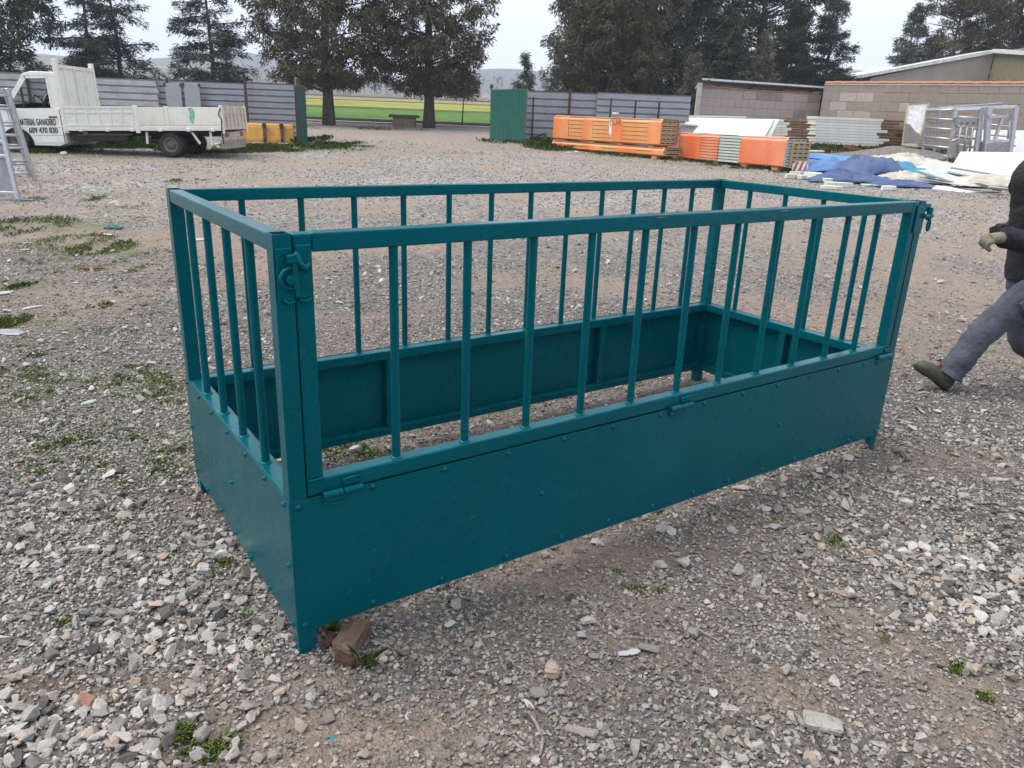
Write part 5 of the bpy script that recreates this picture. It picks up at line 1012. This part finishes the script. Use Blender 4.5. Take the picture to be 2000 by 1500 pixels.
def stick(label, pts, r, m, name='stick', cat='stick'):
    P = [G(*q)+Vector((0, 0, r*1.2+.004)) for q in pts]; o = thing(name, label, cat, P[0]); MB().tube([p-P[0] for p in P], r, 7).build('shaft', m, o, smooth=True); return o
WOOD = mat('grey_wood', (.24, .21, .19), .95, var=.3, scale=20); WIRE = mat('wire', (.06, .055, .05), .7, var=.3)
stick('curved dry root bending through the bottom gravel', [(1032,1395),(1048,1420),(1060,1450),(1055,1480),(1030,1490)], .005, WOOD); stick('dry twig left of the curved root', [(1000,1452),(1015,1465),(1032,1473)], .005, WOOD); stick('thin grey stick right of the flat slab', [(1358,1230),(1380,1243),(1404,1256)], .0035, WOOD); stick('thin wire crossing the concrete chunk', [(1566,1385),(1590,1430),(1602,1460),(1622,1495)], .0028, WIRE, 'wire', 'wire')
stick('dark twig lying in the right foreground', [(1548,1300),(1582,1272)], .003, WIRE); stick('pale wooden stick in the left foreground gravel', [(125,1082),(160,1077),(185,1074)], .008, mat('pale_wood', (.42, .38, .34), .9)); stick('dark twig near the right edge', [(1900,988),(1945,987)], .004, WIRE)
stick('broken white lath lying left of the feeder', [(45,607),(60,604),(84,600)], .008, PWHITE, 'lath', 'lath'); stick('short bent grey rod by the far right foot', [(1790,798),(1797,806),(1806,812)], .008, ZINC2, 'rod', 'rod')
for k, (px, py, w, lab_) in enumerate(((128,388,.07,'white plastic scrap by the sheeted gate'),(50,490,.05,'white scrap among the left weeds'),(8,575,.09,'crumpled white plastic at the left edge'),(395,690-340,.1,'white scrap beside the far feeder corner'),(180,762,.04,'small white scrap left of the feeder'),(210,460,.1,'flat pale scrap lying beyond the left weeds'),(15,652,.13,'flat grey plastic sheet at the left edge'),(385,470,.16,'flat grey sheet scrap seen through the left bars'),(175,790,.05,'bright white chips left of the feeder end'),(270,808,.04,'white curved chip near the feeder end panel'))):
    shard(lab_, px, py, w, w*.5, .02, WHITEP if k != 6 else ZINC2, .5*k, None, 'litter', 'litter')
cloth('green_rag', 'teal plastic rag lying in the earth beyond the weeds', 'rag', G(222, 448), .11, .05, .06, 53, mat('rag_teal', (.02, .13, .12), .6)); shard('reddish wood scrap lying in the weeds left of the feeder', 178, 527, .13, .03, .03, mat('red_wood', (.2, .09, .05), .9), .2, None, 'wood_scrap', 'scrap'); shard('small teal plastic chip at the bottom of the yard', 646, 1447, .016, .008, .004, mat('teal_chip', (.02, .22, .2), .5), .3, None, 'plastic_chip', 'chip')
for k, (px, py, lab_) in enumerate(((305,293,'white bag beside the rear truck wheel'),(428,282,'white bag behind the truck tail'),(180,290,'flat white scrap under the truck'),(125,302,'white bag by the truck cab shadow'),(398,291,'small white scrap behind the rear truck wheel'))):
    lump('litter', lab_, 'litter', px, py, .34, .26, .2, WHITEP, 330+k, .3*k)
for k, (px, py, lab_) in enumerate(((545,277,'white stone before the yellow bucket'),(560,283,'second white stone before the yellow bucket'),(617,290,'white chunk right of the dark green gate leaf'),(602,282,'flat brown stone at the foot of the dark green gate leaf'),(830,318,'white stone lying in the middle of the yard'),(1125,297,'white scrap before the low orange pack'),(1110,299,'small white stone before the low orange pack'))):
    lump('stone', lab_, 'stone', px, py, .32, .2, .12, WHITEP if k != 3 else TANS, 350+k, .4*k)
# ================================================================== TREES
BARK = mat('bark', (.085, .07, .06), .95, var=.4, scale=5, bmp=.8, bdist=.05, stretch=(1, 1, .25))
L_CYP = leaf_mat('cypress_foliage', (.05, .048, .031), (.084, .077, .049), (.13, .115, .074)); L_CED = leaf_mat('cedar_foliage', (.042, .056, .052), (.065, .083, .075), (.095, .115, .10)); L_PIN = leaf_mat('pine_foliage', (.03, .044, .033), (.048, .064, .046), (.075, .092, .064)); L_GRY = leaf_mat('grey_cypress_foliage', (.08, .08, .06), (.115, .112, .086), (.155, .15, .117))
def quads(C, D, S):                 # leaf blades: centre base C, direction D, half width S
    return np.stack([C-S*.5, C+D*.5+S, C+D, C+D*.5-S], 1)
def foliage(kind, H, base, Rr, seed, dens=1.0):
    rng = np.random.default_rng(seed); out = []; limbs = []
    if kind in ('cedar', 'spire'):
        nb = int((120 if kind == 'cedar' else 190)*dens**.5)
        for k in range(nb):
            s = rng.uniform(0, 1)**1.15; z = base+(H-base)*s; az = rng.uniform(0, 6.283)
            r = Rr*(1-s)**(.75 if kind == 'cedar' else .95)*rng.uniform(.55, 1.12)+.12; up = rng.uniform(-.05, .32) if kind == 'cedar' else rng.uniform(.0, .25)
            droop = rng.uniform(.12, .42)*r*(.55 if kind == 'cedar' else .4)
            limbs.append((z, az, r, up, droop)); n = int(26*dens*(.4+r)) ; t = rng.uniform(.12, 1, n)**.75
            wid = .34*r*np.sin(np.clip(t, 0, 1)*math.pi*.85+.25)*(.55 if kind == 'cedar' else .6); sd = rng.uniform(-1, 1, n)*wid
            px = np.cos(az)*t*r-np.sin(az)*sd; py = np.sin(az)*t*r+np.cos(az)*sd; pz = z+up*r*t-droop*t**2.2+rng.normal(0, .05, n)-np.abs(sd)*.25
            for rep in range(4):
                m = n; a2 = az+rng.normal(0, .9, m)+np.sign(sd)*.5; ll = rng.uniform(.16, .42, m)*(.7+.3*min(1, r/2)); el = rng.normal(-.35, .45, m)
                D = np.stack([np.cos(a2)*np.cos(el), np.sin(a2)*np.cos(el), np.sin(el)], -1)*ll[:, None]
                S = np.cross(D, rng.normal(0, 1, (m, 3))); S = S/(np.linalg.norm(S, axis=1)[:, None]+1e-6)*rng.uniform(.012, .035, m)[:, None]
                out.append(quads(np.stack([px, py, pz], -1)+rng.normal(0, .09, (m, 3)), D, S))
    else:                            # dense clumped crown (cypress, pine)
        nc = int((640 if kind == 'cypress' else 300)*dens)
        for k in range(nc):
            s = rng.uniform(0, 1); z = base+(H-base)*s; az = rng.uniform(0, 6.283)
            if kind == 'cypress': env = Rr*(min(1, .55+s*2.2) if s < .25 else (1-((s-.25)/.75)**1.7))**.8
            else: env = Rr*math.sin(math.pi*(.12+.86*s))**.7
            r = env*rng.uniform(.05, 1.08)**.6; limbs.append((z-.25*r, az, r*.8, .25, 0)) if r > .5*env and rng.random() < .3 else None
            cr_ = rng.uniform(.22, .66)*(.75 if kind == 'cypress' else 1.2)*(.6+.4*min(1, env/2)); n = int(125*(cr_/.5)**1.6)
            v = rng.normal(0, 1, (n, 3)); v /= np.linalg.norm(v, axis=1)[:, None]; v *= (rng.uniform(.15, 1, n)**.5*cr_)[:, None]
            v[:, 2] *= .8 if kind == 'cypress' else .42
            C = np.array([np.cos(az)*r, np.sin(az)*r, z])+v
            D = v/cr_*.5+rng.normal(0, .5, (n, 3))+np.array([np.cos(az)*.35, np.sin(az)*.35, -.55 if kind == 'cypress' else .3]); D = D/(np.linalg.norm(D, axis=1)[:, None]+1e-6)*rng.uniform(.14, .38, n)[:, None]
            S = np.cross(D, rng.normal(0, 1, (n, 3))); S = S/(np.linalg.norm(S, axis=1)[:, None]+1e-6)*rng.uniform(.018, .045, n)[:, None]
            out.append(quads(C, D, S))
    V = np.concatenate(out); n = len(V); me = np_mesh('crown', V.reshape(-1, 3), np.arange(4*n).reshape(-1, 4)); return me, limbs
def trunk_mesh(H, base, r0, limbs, seed, kind):
    rg = random.Random(seed); mb = MB(); pts = []; rad = []
    for k in range(9): t = k/8; pts.append((rg.uniform(-.06, .06)*t*2, rg.uniform(-.06, .06)*t*2, -.2+H*.97*t)); rad.append(r0*(1.25 if k == 0 else 1)*(1-t*.93))
    mb.tube(pts, rad, 10)
    for z, az, r, up, droop in limbs[::2 if kind != 'pine' else 1]:
        P = [(math.cos(az)*r*t, math.sin(az)*r*t, z+up*r*t-droop*t**2.2) for t in (0, .35, .7, .95)]; b_ = max(.010, .018*r); mb.tube(P, [b_*1.3, b_, b_*.6, b_*.2], 5, False)
    return mb.mesh('trunk')
CROWNS = {}
def tree(name, label, kind, px, Yd, H, base, Rr, m, seed, lean=0, r0=.2, dens=1.0, group=None):
    key = (kind, seed, round(H, 1))
    if key not in CROWNS:
        me, limbs = foliage(kind, H, base, Rr, seed, dens); CROWNS[key] = (me, trunk_mesh(H, base, r0, limbs, seed, kind))
    me, tk = CROWNS[key]; p = at(px, 230, Yd); o = thing(name, label, 'tree', gz(p.x, Yd), seed*1.3, group)
    put('trunk', tk, BARK, o, True); put('crown', me, m, o); return o
TG = 'trees along the far side of the yard'
tree('pine_tree', 'dark bushy pine rising behind the truck cab at the left edge', 'cypress', 10, 42, 13, 1.6, 3.1, L_PIN, 1, r0=.3, group=TG)
tree('cedar_tree', 'blue-green cedar with drooping layers, left one of the pair behind the truck', 'cedar', 192, 44, 9.4, .6, 2.7, L_CED, 2, r0=.16, dens=.7, group=TG)
tree('cedar_tree', 'tall open cedar, right one of the pair behind the truck', 'cedar', 246, 45.5, 10.2, .5, 3.0, L_CED, 3, r0=.15, dens=.7, group=TG)
tree('cedar_tree', 'broad spiky cedar behind the grey fence left of the big cypresses', 'cedar', 424, 46, 9.6, .8, 2.9, L_CED, 4, r0=.16, dens=.8, group=TG)
tree('cypress_tree', 'huge brown-green cypress with bare trunk left of the stone bench', 'cypress', 642, 46, 14, 2.1, 4.1, L_CYP, 5, r0=.33, dens=1.5, group=TG)
tree('cypress_tree', 'huge brown-green cypress with bare trunk right of the stone bench', 'cypress', 838, 47.3, 13.5, 2.0, 3.7, L_CYP, 6, r0=.33, dens=1.45, group=TG)
tree('cedar_sapling', 'thin young cedar with slim stem right of the big cypresses', 'cedar', 903, 51.2, 3.5, 1.9, 1.2, L_CED, 7, r0=.06, dens=.35, group=TG)
tree('bare_sapling', 'slim bare sapling stem beside the left cypress trunk', 'cedar', 648, 44.6, 3.2, 2.2, .5, L_CYP, 8, r0=.06, dens=.4, group=TG)
tree('cedar_tree', 'small grey-blue conifer alone above the right fence', 'cedar', 1021, 62, 5.0, .5, 1.5, L_CED, 9, r0=.1, dens=.6, group=TG)
tree('cypress_tree', 'grey-tinged ragged cypress at the left of the right-hand clump', 'cypress', 1135, 52, 12.5, 1.2, 2.6, L_GRY, 10, r0=.25, dens=1.1, group=TG)
tree('cypress_tree', 'broad olive cypress with two dark trunks above the right fence', 'cypress', 1188, 50, 12, 1.5, 2.9, L_CYP, 11, r0=.3, dens=1.4, group=TG)
tree('cypress_tree', 'grey-green slender cypress in the middle of the right-hand clump', 'cypress', 1262, 53, 14, .8, 2.4, L_GRY, 12, r0=.25, dens=1.0, group=TG)
tree('cypress_tree', 'tall dark cypress just left of the spreading cedar', 'cypress', 1325, 54, 13, .8, 2.4, L_PIN, 13, r0=.25, dens=1.0, group=TG)
tree('spruce_tree', 'young pale conifer standing left of the lean-to roof', 'spire', 1345, 48, 4.6, .2, 1.3, L_GRY, 14, r0=.07, dens=.8, group=TG)
tree('pine_tree', 'spreading dark green cedar with flat foliage tiers behind the lean-to', 'pine', 1465, 56, 13.5, 2.2, 4.8, L_PIN, 15, r0=.35, dens=1.5, group=TG)
tree('cypress_tree', 'dark rounded cypress below the spreading cedar', 'cypress', 1400, 52, 7.5, .5, 2.2, L_PIN, 16, r0=.2, dens=.9, group=TG)
tree('spruce_tree', 'young grey-green conifer poking above the lean-to roof', 'spire', 1476, 50, 6.0, .2, 1.7, L_GRY, 17, r0=.08, dens=.9, group=TG)
tree('cedar_tree', 'pointed blue-green cedar at the right end of the clump', 'cedar', 1600, 57, 9.9, .8, 2.9, L_CED, 18, r0=.2, dens=1.1, group=TG)
tree('cedar_tree', 'spiky cedar standing behind the low end of the barn roof', 'cedar', 1752, 63, 9.4, 1.0, 2.8, L_CED, 19, r0=.18, dens=1.0, group=TG)
tree('pine_tree', 'leaning open pine above the barn roof', 'pine', 1835, 64, 12.5, 2.5, 3.6, L_CYP, 20, r0=.22, dens=1.0, group=TG)
tree('pine_tree', 'big dark pine behind the barn at the right edge', 'cypress', 1945, 66, 15, 2.0, 4.6, L_CYP, 21, r0=.3, dens=1.4, group=TG)
tree('pine_tree', 'dark pine behind the barn, partly beyond the right edge', 'cypress', 2045, 64, 14, 2.0, 4.0, L_PIN, 22, r0=.3, dens=1.2, group=TG)
tree('pine_tree', 'dark pine beyond the left edge of the yard', 'cypress', -120, 43, 12, 1.6, 3.0, L_PIN, 23, r0=.3, dens=1.0, group=TG)
tree('cedar_tree', 'dark conifer half hidden behind the grey cypresses', 'spire', 1230, 60, 12, .5, 3.2, L_PIN, 24, r0=.2, dens=1.2, group=TG)
tree('cedar_tree', 'dark conifer half hidden between the spreading cedar and the pointed cedar', 'spire', 1530, 61, 9, .5, 3.2, L_PIN, 25, r0=.2, dens=1.2, group=TG)
# ================================================================== WALKING MAN
JACKET = mat('dark_jacket', (.012, .013, .018), .85, var=.3, scale=9, bmp=.5, bdist=.02); TROUS = mat('work_trousers', (.07, .08, .105), .9, var=.3, scale=7, bmp=.6, bdist=.025, dirt=(.10, .10, .10), dirt_amt=.4); SKIN = mat('skin', (.42, .25, .18), .6, var=.1); BOOT = mat('green_boot', (.065, .068, .052), .8, var=.2, scale=20, bmp=.3); SOLE = mat('boot_sole', (.02, .02, .018), .9); GLOVE = mat('leather_glove', (.19, .17, .12), .85, var=.25, scale=30, bmp=.5, bdist=.01); HAIR = mat('dark_hair', (.015, .012, .01), .7, var=.4, scale=60)
heel = G(1857, 766); YM = heel.y+.02
root = thing('person', 'person in dark jacket and grey work trousers walking at the right edge', 'person', heel)
def mp(px, py, Y=YM): return at(px, py, Y)-heel
hipc = mp(2030, 552, YM+.08); neck = mp(2036, 322, YM+.08); chest = mp(2046, 392, YM+.08); head = mp(2048, 280, YM+.08)
lh, rh = hipc+Vector((0, -.09, -.01)), hipc+Vector((0, .10, -.01)); ank = mp(1851, 731, YM); kne = mp(1935, 634, YM-.01)
rk = rh+Vector((.10, .02, -.40)); ra_ = rh+Vector((.50, .02, -.60)); rt_ = ra_+Vector((.02, 0, -.1))
sh_l, sh_r = neck+Vector((.03, -.20, -.06)), neck+Vector((.03, .20, -.06)); el_l = mp(2048, 486, YM-.17); wr_l = mp(1966, 464, YM-.20); el_r = sh_r+Vector((.10, .03, -.27)); wr_r = mp(1976, 452, YM+.2)
# body: one continuous skinned figure
def skinned(name, verts, edges, radii, m, parent, rootv=0, sub=2):
    me = bpy.data.meshes.new(name); me.from_pydata([tuple(v) for v in verts], edges, []); o = put(name, me, m, parent)
    sk = o.modifiers.new('skin', 'SKIN'); sv = me.skin_vertices[0].data
    for i, r_ in enumerate(radii): sv[i].radius = r_ if isinstance(r_, tuple) else (r_, r_); sv[i].use_root = (i == rootv)
    sk.use_smooth_shade = True; sb_ = o.modifiers.new('subdivision', 'SUBSURF'); sb_.levels = sub; sb_.render_levels = sub; return o
toe = mp(1806, 690, YM); rtoe = rt_+Vector((-.2, 0, -.02))
bv = [hipc, (hipc+chest)/2, chest, neck+Vector((.01, 0, -.02)), neck+Vector((0, 0, .05)), head+Vector((-.01, 0, -.07)), head, head+Vector((.01, 0, .09)), lh, kne, ank, rh, rk, ra_, sh_l, el_l, wr_l, sh_r, el_r, wr_r]
be = [(0, 1), (1, 2), (2, 3), (3, 4), (4, 5), (5, 6), (6, 7), (0, 8), (8, 9), (9, 10), (0, 11), (11, 12), (12, 13), (3, 14), (14, 15), (15, 16), (3, 17), (17, 18), (18, 19)]
br = [(.13, .15), (.12, .15), (.12, .15), .065, .05, (.075, .07), (.095, .078), (.075, .065), .085, .062, .042, .085, .062, .042, .05, .045, .03, .05, .045, .03]
skinned('body', bv, be, br, SKIN, root)
# face pieces
fc = head+Vector((-.09, 0, -.02))
MB().tube([fc+Vector((-.005, 0, .03)), fc+Vector((-.03, 0, -.02)), fc+Vector((-.008, 0, -.035))], [.010, .016, .008], 8).build('nose', SKIN, root, smooth=True)
for s in (-1, 1):
    MB().lathe([(.001, -.012), (.012, 0), (.001, .012)], fc+Vector((.006, s*.032, .02)), (1, 0, 0), 12).build('eye', mat('eye', (.3, .28, .26), .2), root, smooth=True); MB().tube([head+Vector((.012, s*.080, .02)), head+Vector((.016, s*.09, -.005)), head+Vector((.01, s*.082, -.03))], [.012, .018, .008], 8).build('ear', SKIN, root, smooth=True)
MB().tube([fc+Vector((.0, -.025, -.062)), fc+Vector((-.006, 0, -.06)), fc+Vector((.0, .025, -.062))], .007, 6).build('mouth', mat('lips', (.3, .13, .1), .6), root, smooth=True)
def ell(c, ax, n=14, k=9, cut=-1):
    mb = MB(); V = []; F = []
    for i in range(k+1):
        ph = math.pi*i/k
        for j in range(n): th = 2*math.pi*j/n; V.append(c+Vector((ax[0]*math.sin(ph)*math.cos(th), ax[1]*math.sin(ph)*math.sin(th), ax[2]*math.cos(ph))))
    for i in range(k):
        for j in range(n): F.append((i*n+j, i*n+(j+1) % n, (i+1)*n+(j+1) % n, (i+1)*n+j))
    return mb.add(V, F)
hr = ell(head+Vector((.022, 0, .035)), (.105, .092, .10)); hr.build('hair', HAIR, root, smooth=True)
# loose clothes over the body, wrinkled
def wrinkle(o, amp, sc, seed):
    bm = bmesh.new(); bm.from_mesh(o.data); bm.normal_update()
    for v in bm.verts:
        p = v.co; f_ = fbm(np.array([p.x*sc+p.z*sc*1.6+seed]), np.array([p.y*sc+p.z*sc*.6]), seed, 3)[0]-.5; g = abs(fbm(np.array([p.x*sc*1.8-p.z*sc*2.2]), np.array([p.y*sc*1.5+seed]), seed+5, 2)[0]-.5); v.co = p+v.normal*(amp*f_*1.2-amp*1.3*g)
    bm.to_mesh(o.data); bm.free()
def loft(name, pts, rad, m, n=22, per=7, amp=.012, sc=14, seed=1, caps=True):
    P = [Vector(p) for p in pts]; Q = []; Rr = []
    for i in range(len(P)-1):
        p0, p1, p2, p3 = P[max(i-1, 0)], P[i], P[i+1], P[min(i+2, len(P)-1)]
        for k in range(per):
            t = k/per; Q.append(.5*((2*p1)+(p2-p0)*t+(2*p0-5*p1+4*p2-p3)*t*t+(3*p1-p0-3*p2+p3)*t**3)); a, b_ = rad[i], rad[i+1]
            a = a if isinstance(a, tuple) else (a, a); b_ = b_ if isinstance(b_, tuple) else (b_, b_); s = t*t*(3-2*t); Rr.append(tuple(a[j]*(1-s)+b_[j]*s for j in (0, 1)))
    Q.append(P[-1]); r_ = rad[-1]; Rr.append(r_ if isinstance(r_, tuple) else (r_, r_)); o = MB().tube(Q, Rr, n, caps).build(name, m, root, smooth=True); wrinkle(o, amp, sc, seed); return o
loft('trouser_leg', [lh+Vector((0, 0, .06)), (lh*.6+kne*.4)+Vector((-.01, 0, .01)), kne, (kne*.45+ank*.55), ank+(kne-ank)*.02+Vector((.0, 0, -.015))], [.135, .115, .094, .086, .09], TROUS, amp=.026, seed=3, n=36, per=12); loft('trouser_leg', [rh+Vector((0, 0, .06)), (rh+rk)/2, rk, (rk+ra_)/2, ra_], [.14, .125, .105, .095, .09], TROUS, amp=.026, seed=5)
loft('trouser_seat', [hipc+Vector((.0, 0, .16)), hipc, hipc+Vector((.03, 0, -.10))], [(.165, .15), (.19, .165), (.12, .10)], TROUS, amp=.02, seed=7)
pk = (lh*.52+kne*.48)+Vector((.01, -.128, .035)); td = (kne-lh).normalized(); MB().obox(pk, td*.085, Vector((0, .012, 0)), td.cross(Vector((0, 1, 0)))*.07).build('cargo_pocket', TROUS, root, .01, 2); MB().obox(pk-td*.06+Vector((0, -.012, 0)), td*.028, Vector((0, .006, 0)), td.cross(Vector((0, 1, 0)))*.075).build('pocket_flap', TROUS, root, .006, 2)
hem = hipc+Vector((-.005, 0, .045)); loft('jacket', [hem, hem+(chest-hem)*.3, chest+Vector((0, 0, -.02)), neck+Vector((.012, 0, -.075)), neck+Vector((-.005, 0, .065))], [(.205, .175), (.20, .17), (.205, .18), (.17, .13), (.082, .085)], JACKET, 28, 8, .022, 9, 11)
loft('jacket_sleeve', [sh_l+Vector((.02, .06, .01)), sh_l+Vector((.03, -.02, -.06)), (sh_l+el_l)/2+Vector((.02, 0, 0)), el_l, (el_l*.45+wr_l*.55), wr_l+Vector((-.035, 0, .0))], [.085, .09, .078, .08, .072, .06], JACKET, amp=.024, sc=16, seed=13); loft('jacket_sleeve', [sh_r+Vector((.02, -.06, .01)), sh_r+Vector((.03, .02, -.06)), (sh_r+el_r)/2, el_r, (el_r+wr_r)/2, wr_r], [.085, .09, .078, .075, .066, .056], JACKET, amp=.024, sc=16, seed=15)
loft('jacket_yoke', [sh_l+Vector((.02, -.03, -.035)), (sh_l+neck)/2+Vector((.02, 0, -.02)), neck+Vector((.02, 0, -.03)), (sh_r+neck)/2+Vector((.02, 0, -.02)), sh_r+Vector((.02, .03, -.035))], [.075, .09, .10, .09, .075], JACKET, amp=.012, seed=17)
# gloves: palm, four curled fingers and a thumb
def glove(w, toward, down, m):
    f = toward.normalized(); d = down.normalized(); sdv = f.cross(d).normalized(); mb = MB()
    mb.tube([w-f*.03, w+f*.0, w+f*.035, w+f*.075, w+f*.098], [(.045, .040), (.040, .036), (.050, .034), (.050, .032), (.040, .024)], 14)
    for k, (off, ln_) in enumerate(((-.033, .078), (-.011, .088), (.011, .083), (.032, .068))):
        a = w+f*.088+sdv*off; mb.tube([a, a+f*ln_*.38+d*.012, a+f*ln_*.42+d*.045, a+f*ln_*.08+d*.062], [.0165, .016, .0145, .011], 9)
    a = w+f*.025-sdv*.038+d*.008; mb.tube([a, a+f*.03-sdv*.028+d*.015, a+f*.062-sdv*.018+d*.03, a+f*.08-sdv*.002+d*.036], [.02, .018, .016, .011], 9)
    return smooth_by_angle(mb.build('glove', m, root), 60)
glove(wr_l, Vector((-1, .02, -.10)), Vector((.15, .35, -1)), GLOVE); glove(wr_r, Vector((-1, 0, .25)), Vector((.2, -.3, -1)), mat('dark_glove', (.02, .02, .02), .9))
# boots
def boot(an, to, m):
    d = (to-an); f = d.normalized(); u = Vector((0, 1, 0)).cross(f).normalized(); u = u if u.z > 0 else -u; hl = an-f*.055-u*.055; mb = MB()
    mb.tube([hl-f*.005+u*.02, hl+f*.04+u*.018, hl+f*.12+u*.02, hl+f*.19+u*.008, hl+f*.245-u*.002, hl+f*.268-u*.008], [(.030, .044), (.040, .054), (.042, .052), (.046, .046), (.042, .036), (.018, .015)], 16)
    mb.tube([an-u*.035+f*.005, an+u*.03, an+u*.10+f*.01], [(.055, .05), (.05, .048), (.05, .05)], 14); o = mb.build('boot', m, root, smooth=True)
    s = MB().tube([hl-f*.005-u*.020, hl+f*.05-u*.024, hl+f*.13-u*.020, hl+f*.20-u*.030, hl+f*.25-u*.030, hl+f*.278-u*.022], [(.034, .012), (.044, .014), (.042, .012), (.052, .013), (.046, .013), (.02, .010)], 14).build('sole', SOLE, o, smooth=True); return o
b1_ = boot(ank+Vector((.0, 0, -.005)), toe+Vector((-.03, 0, .0)), BOOT); MB().tube([ank+Vector((-.085, -.02, .055)), ank+Vector((-.07, 0, .07)), ank+Vector((-.06, .02, .06))], .008, 6).build('lace', mat('red_lace', (.3, .05, .03), .8), b1_)
boot(ra_+Vector((0, 0, -.02)), ra_+Vector((-.2, 0, -.13)), BOOT)
# ================================================================== AIR
hz = MB().box(-1620, 1620, -1600, 1660, -6, 190).build('haze', None); hm = bpy.data.materials.new('haze'); hm.use_nodes = True; t = hm.node_tree; t.nodes.clear()
ho = t.nodes.new('ShaderNodeOutputMaterial'); pv = t.nodes.new('ShaderNodeVolumePrincipled'); pv.inputs['Color'].default_value = (.74, .82, 1.0, 1); pv.inputs['Density'].default_value = .00055; pv.inputs['Anisotropy'].default_value = 0.0
t.links.new(pv.outputs['Volume'], ho.inputs['Volume']); hz.data.materials.append(hm); tag(hz, 'pale winter haze over the fields and hills', 'haze', kind='stuff')
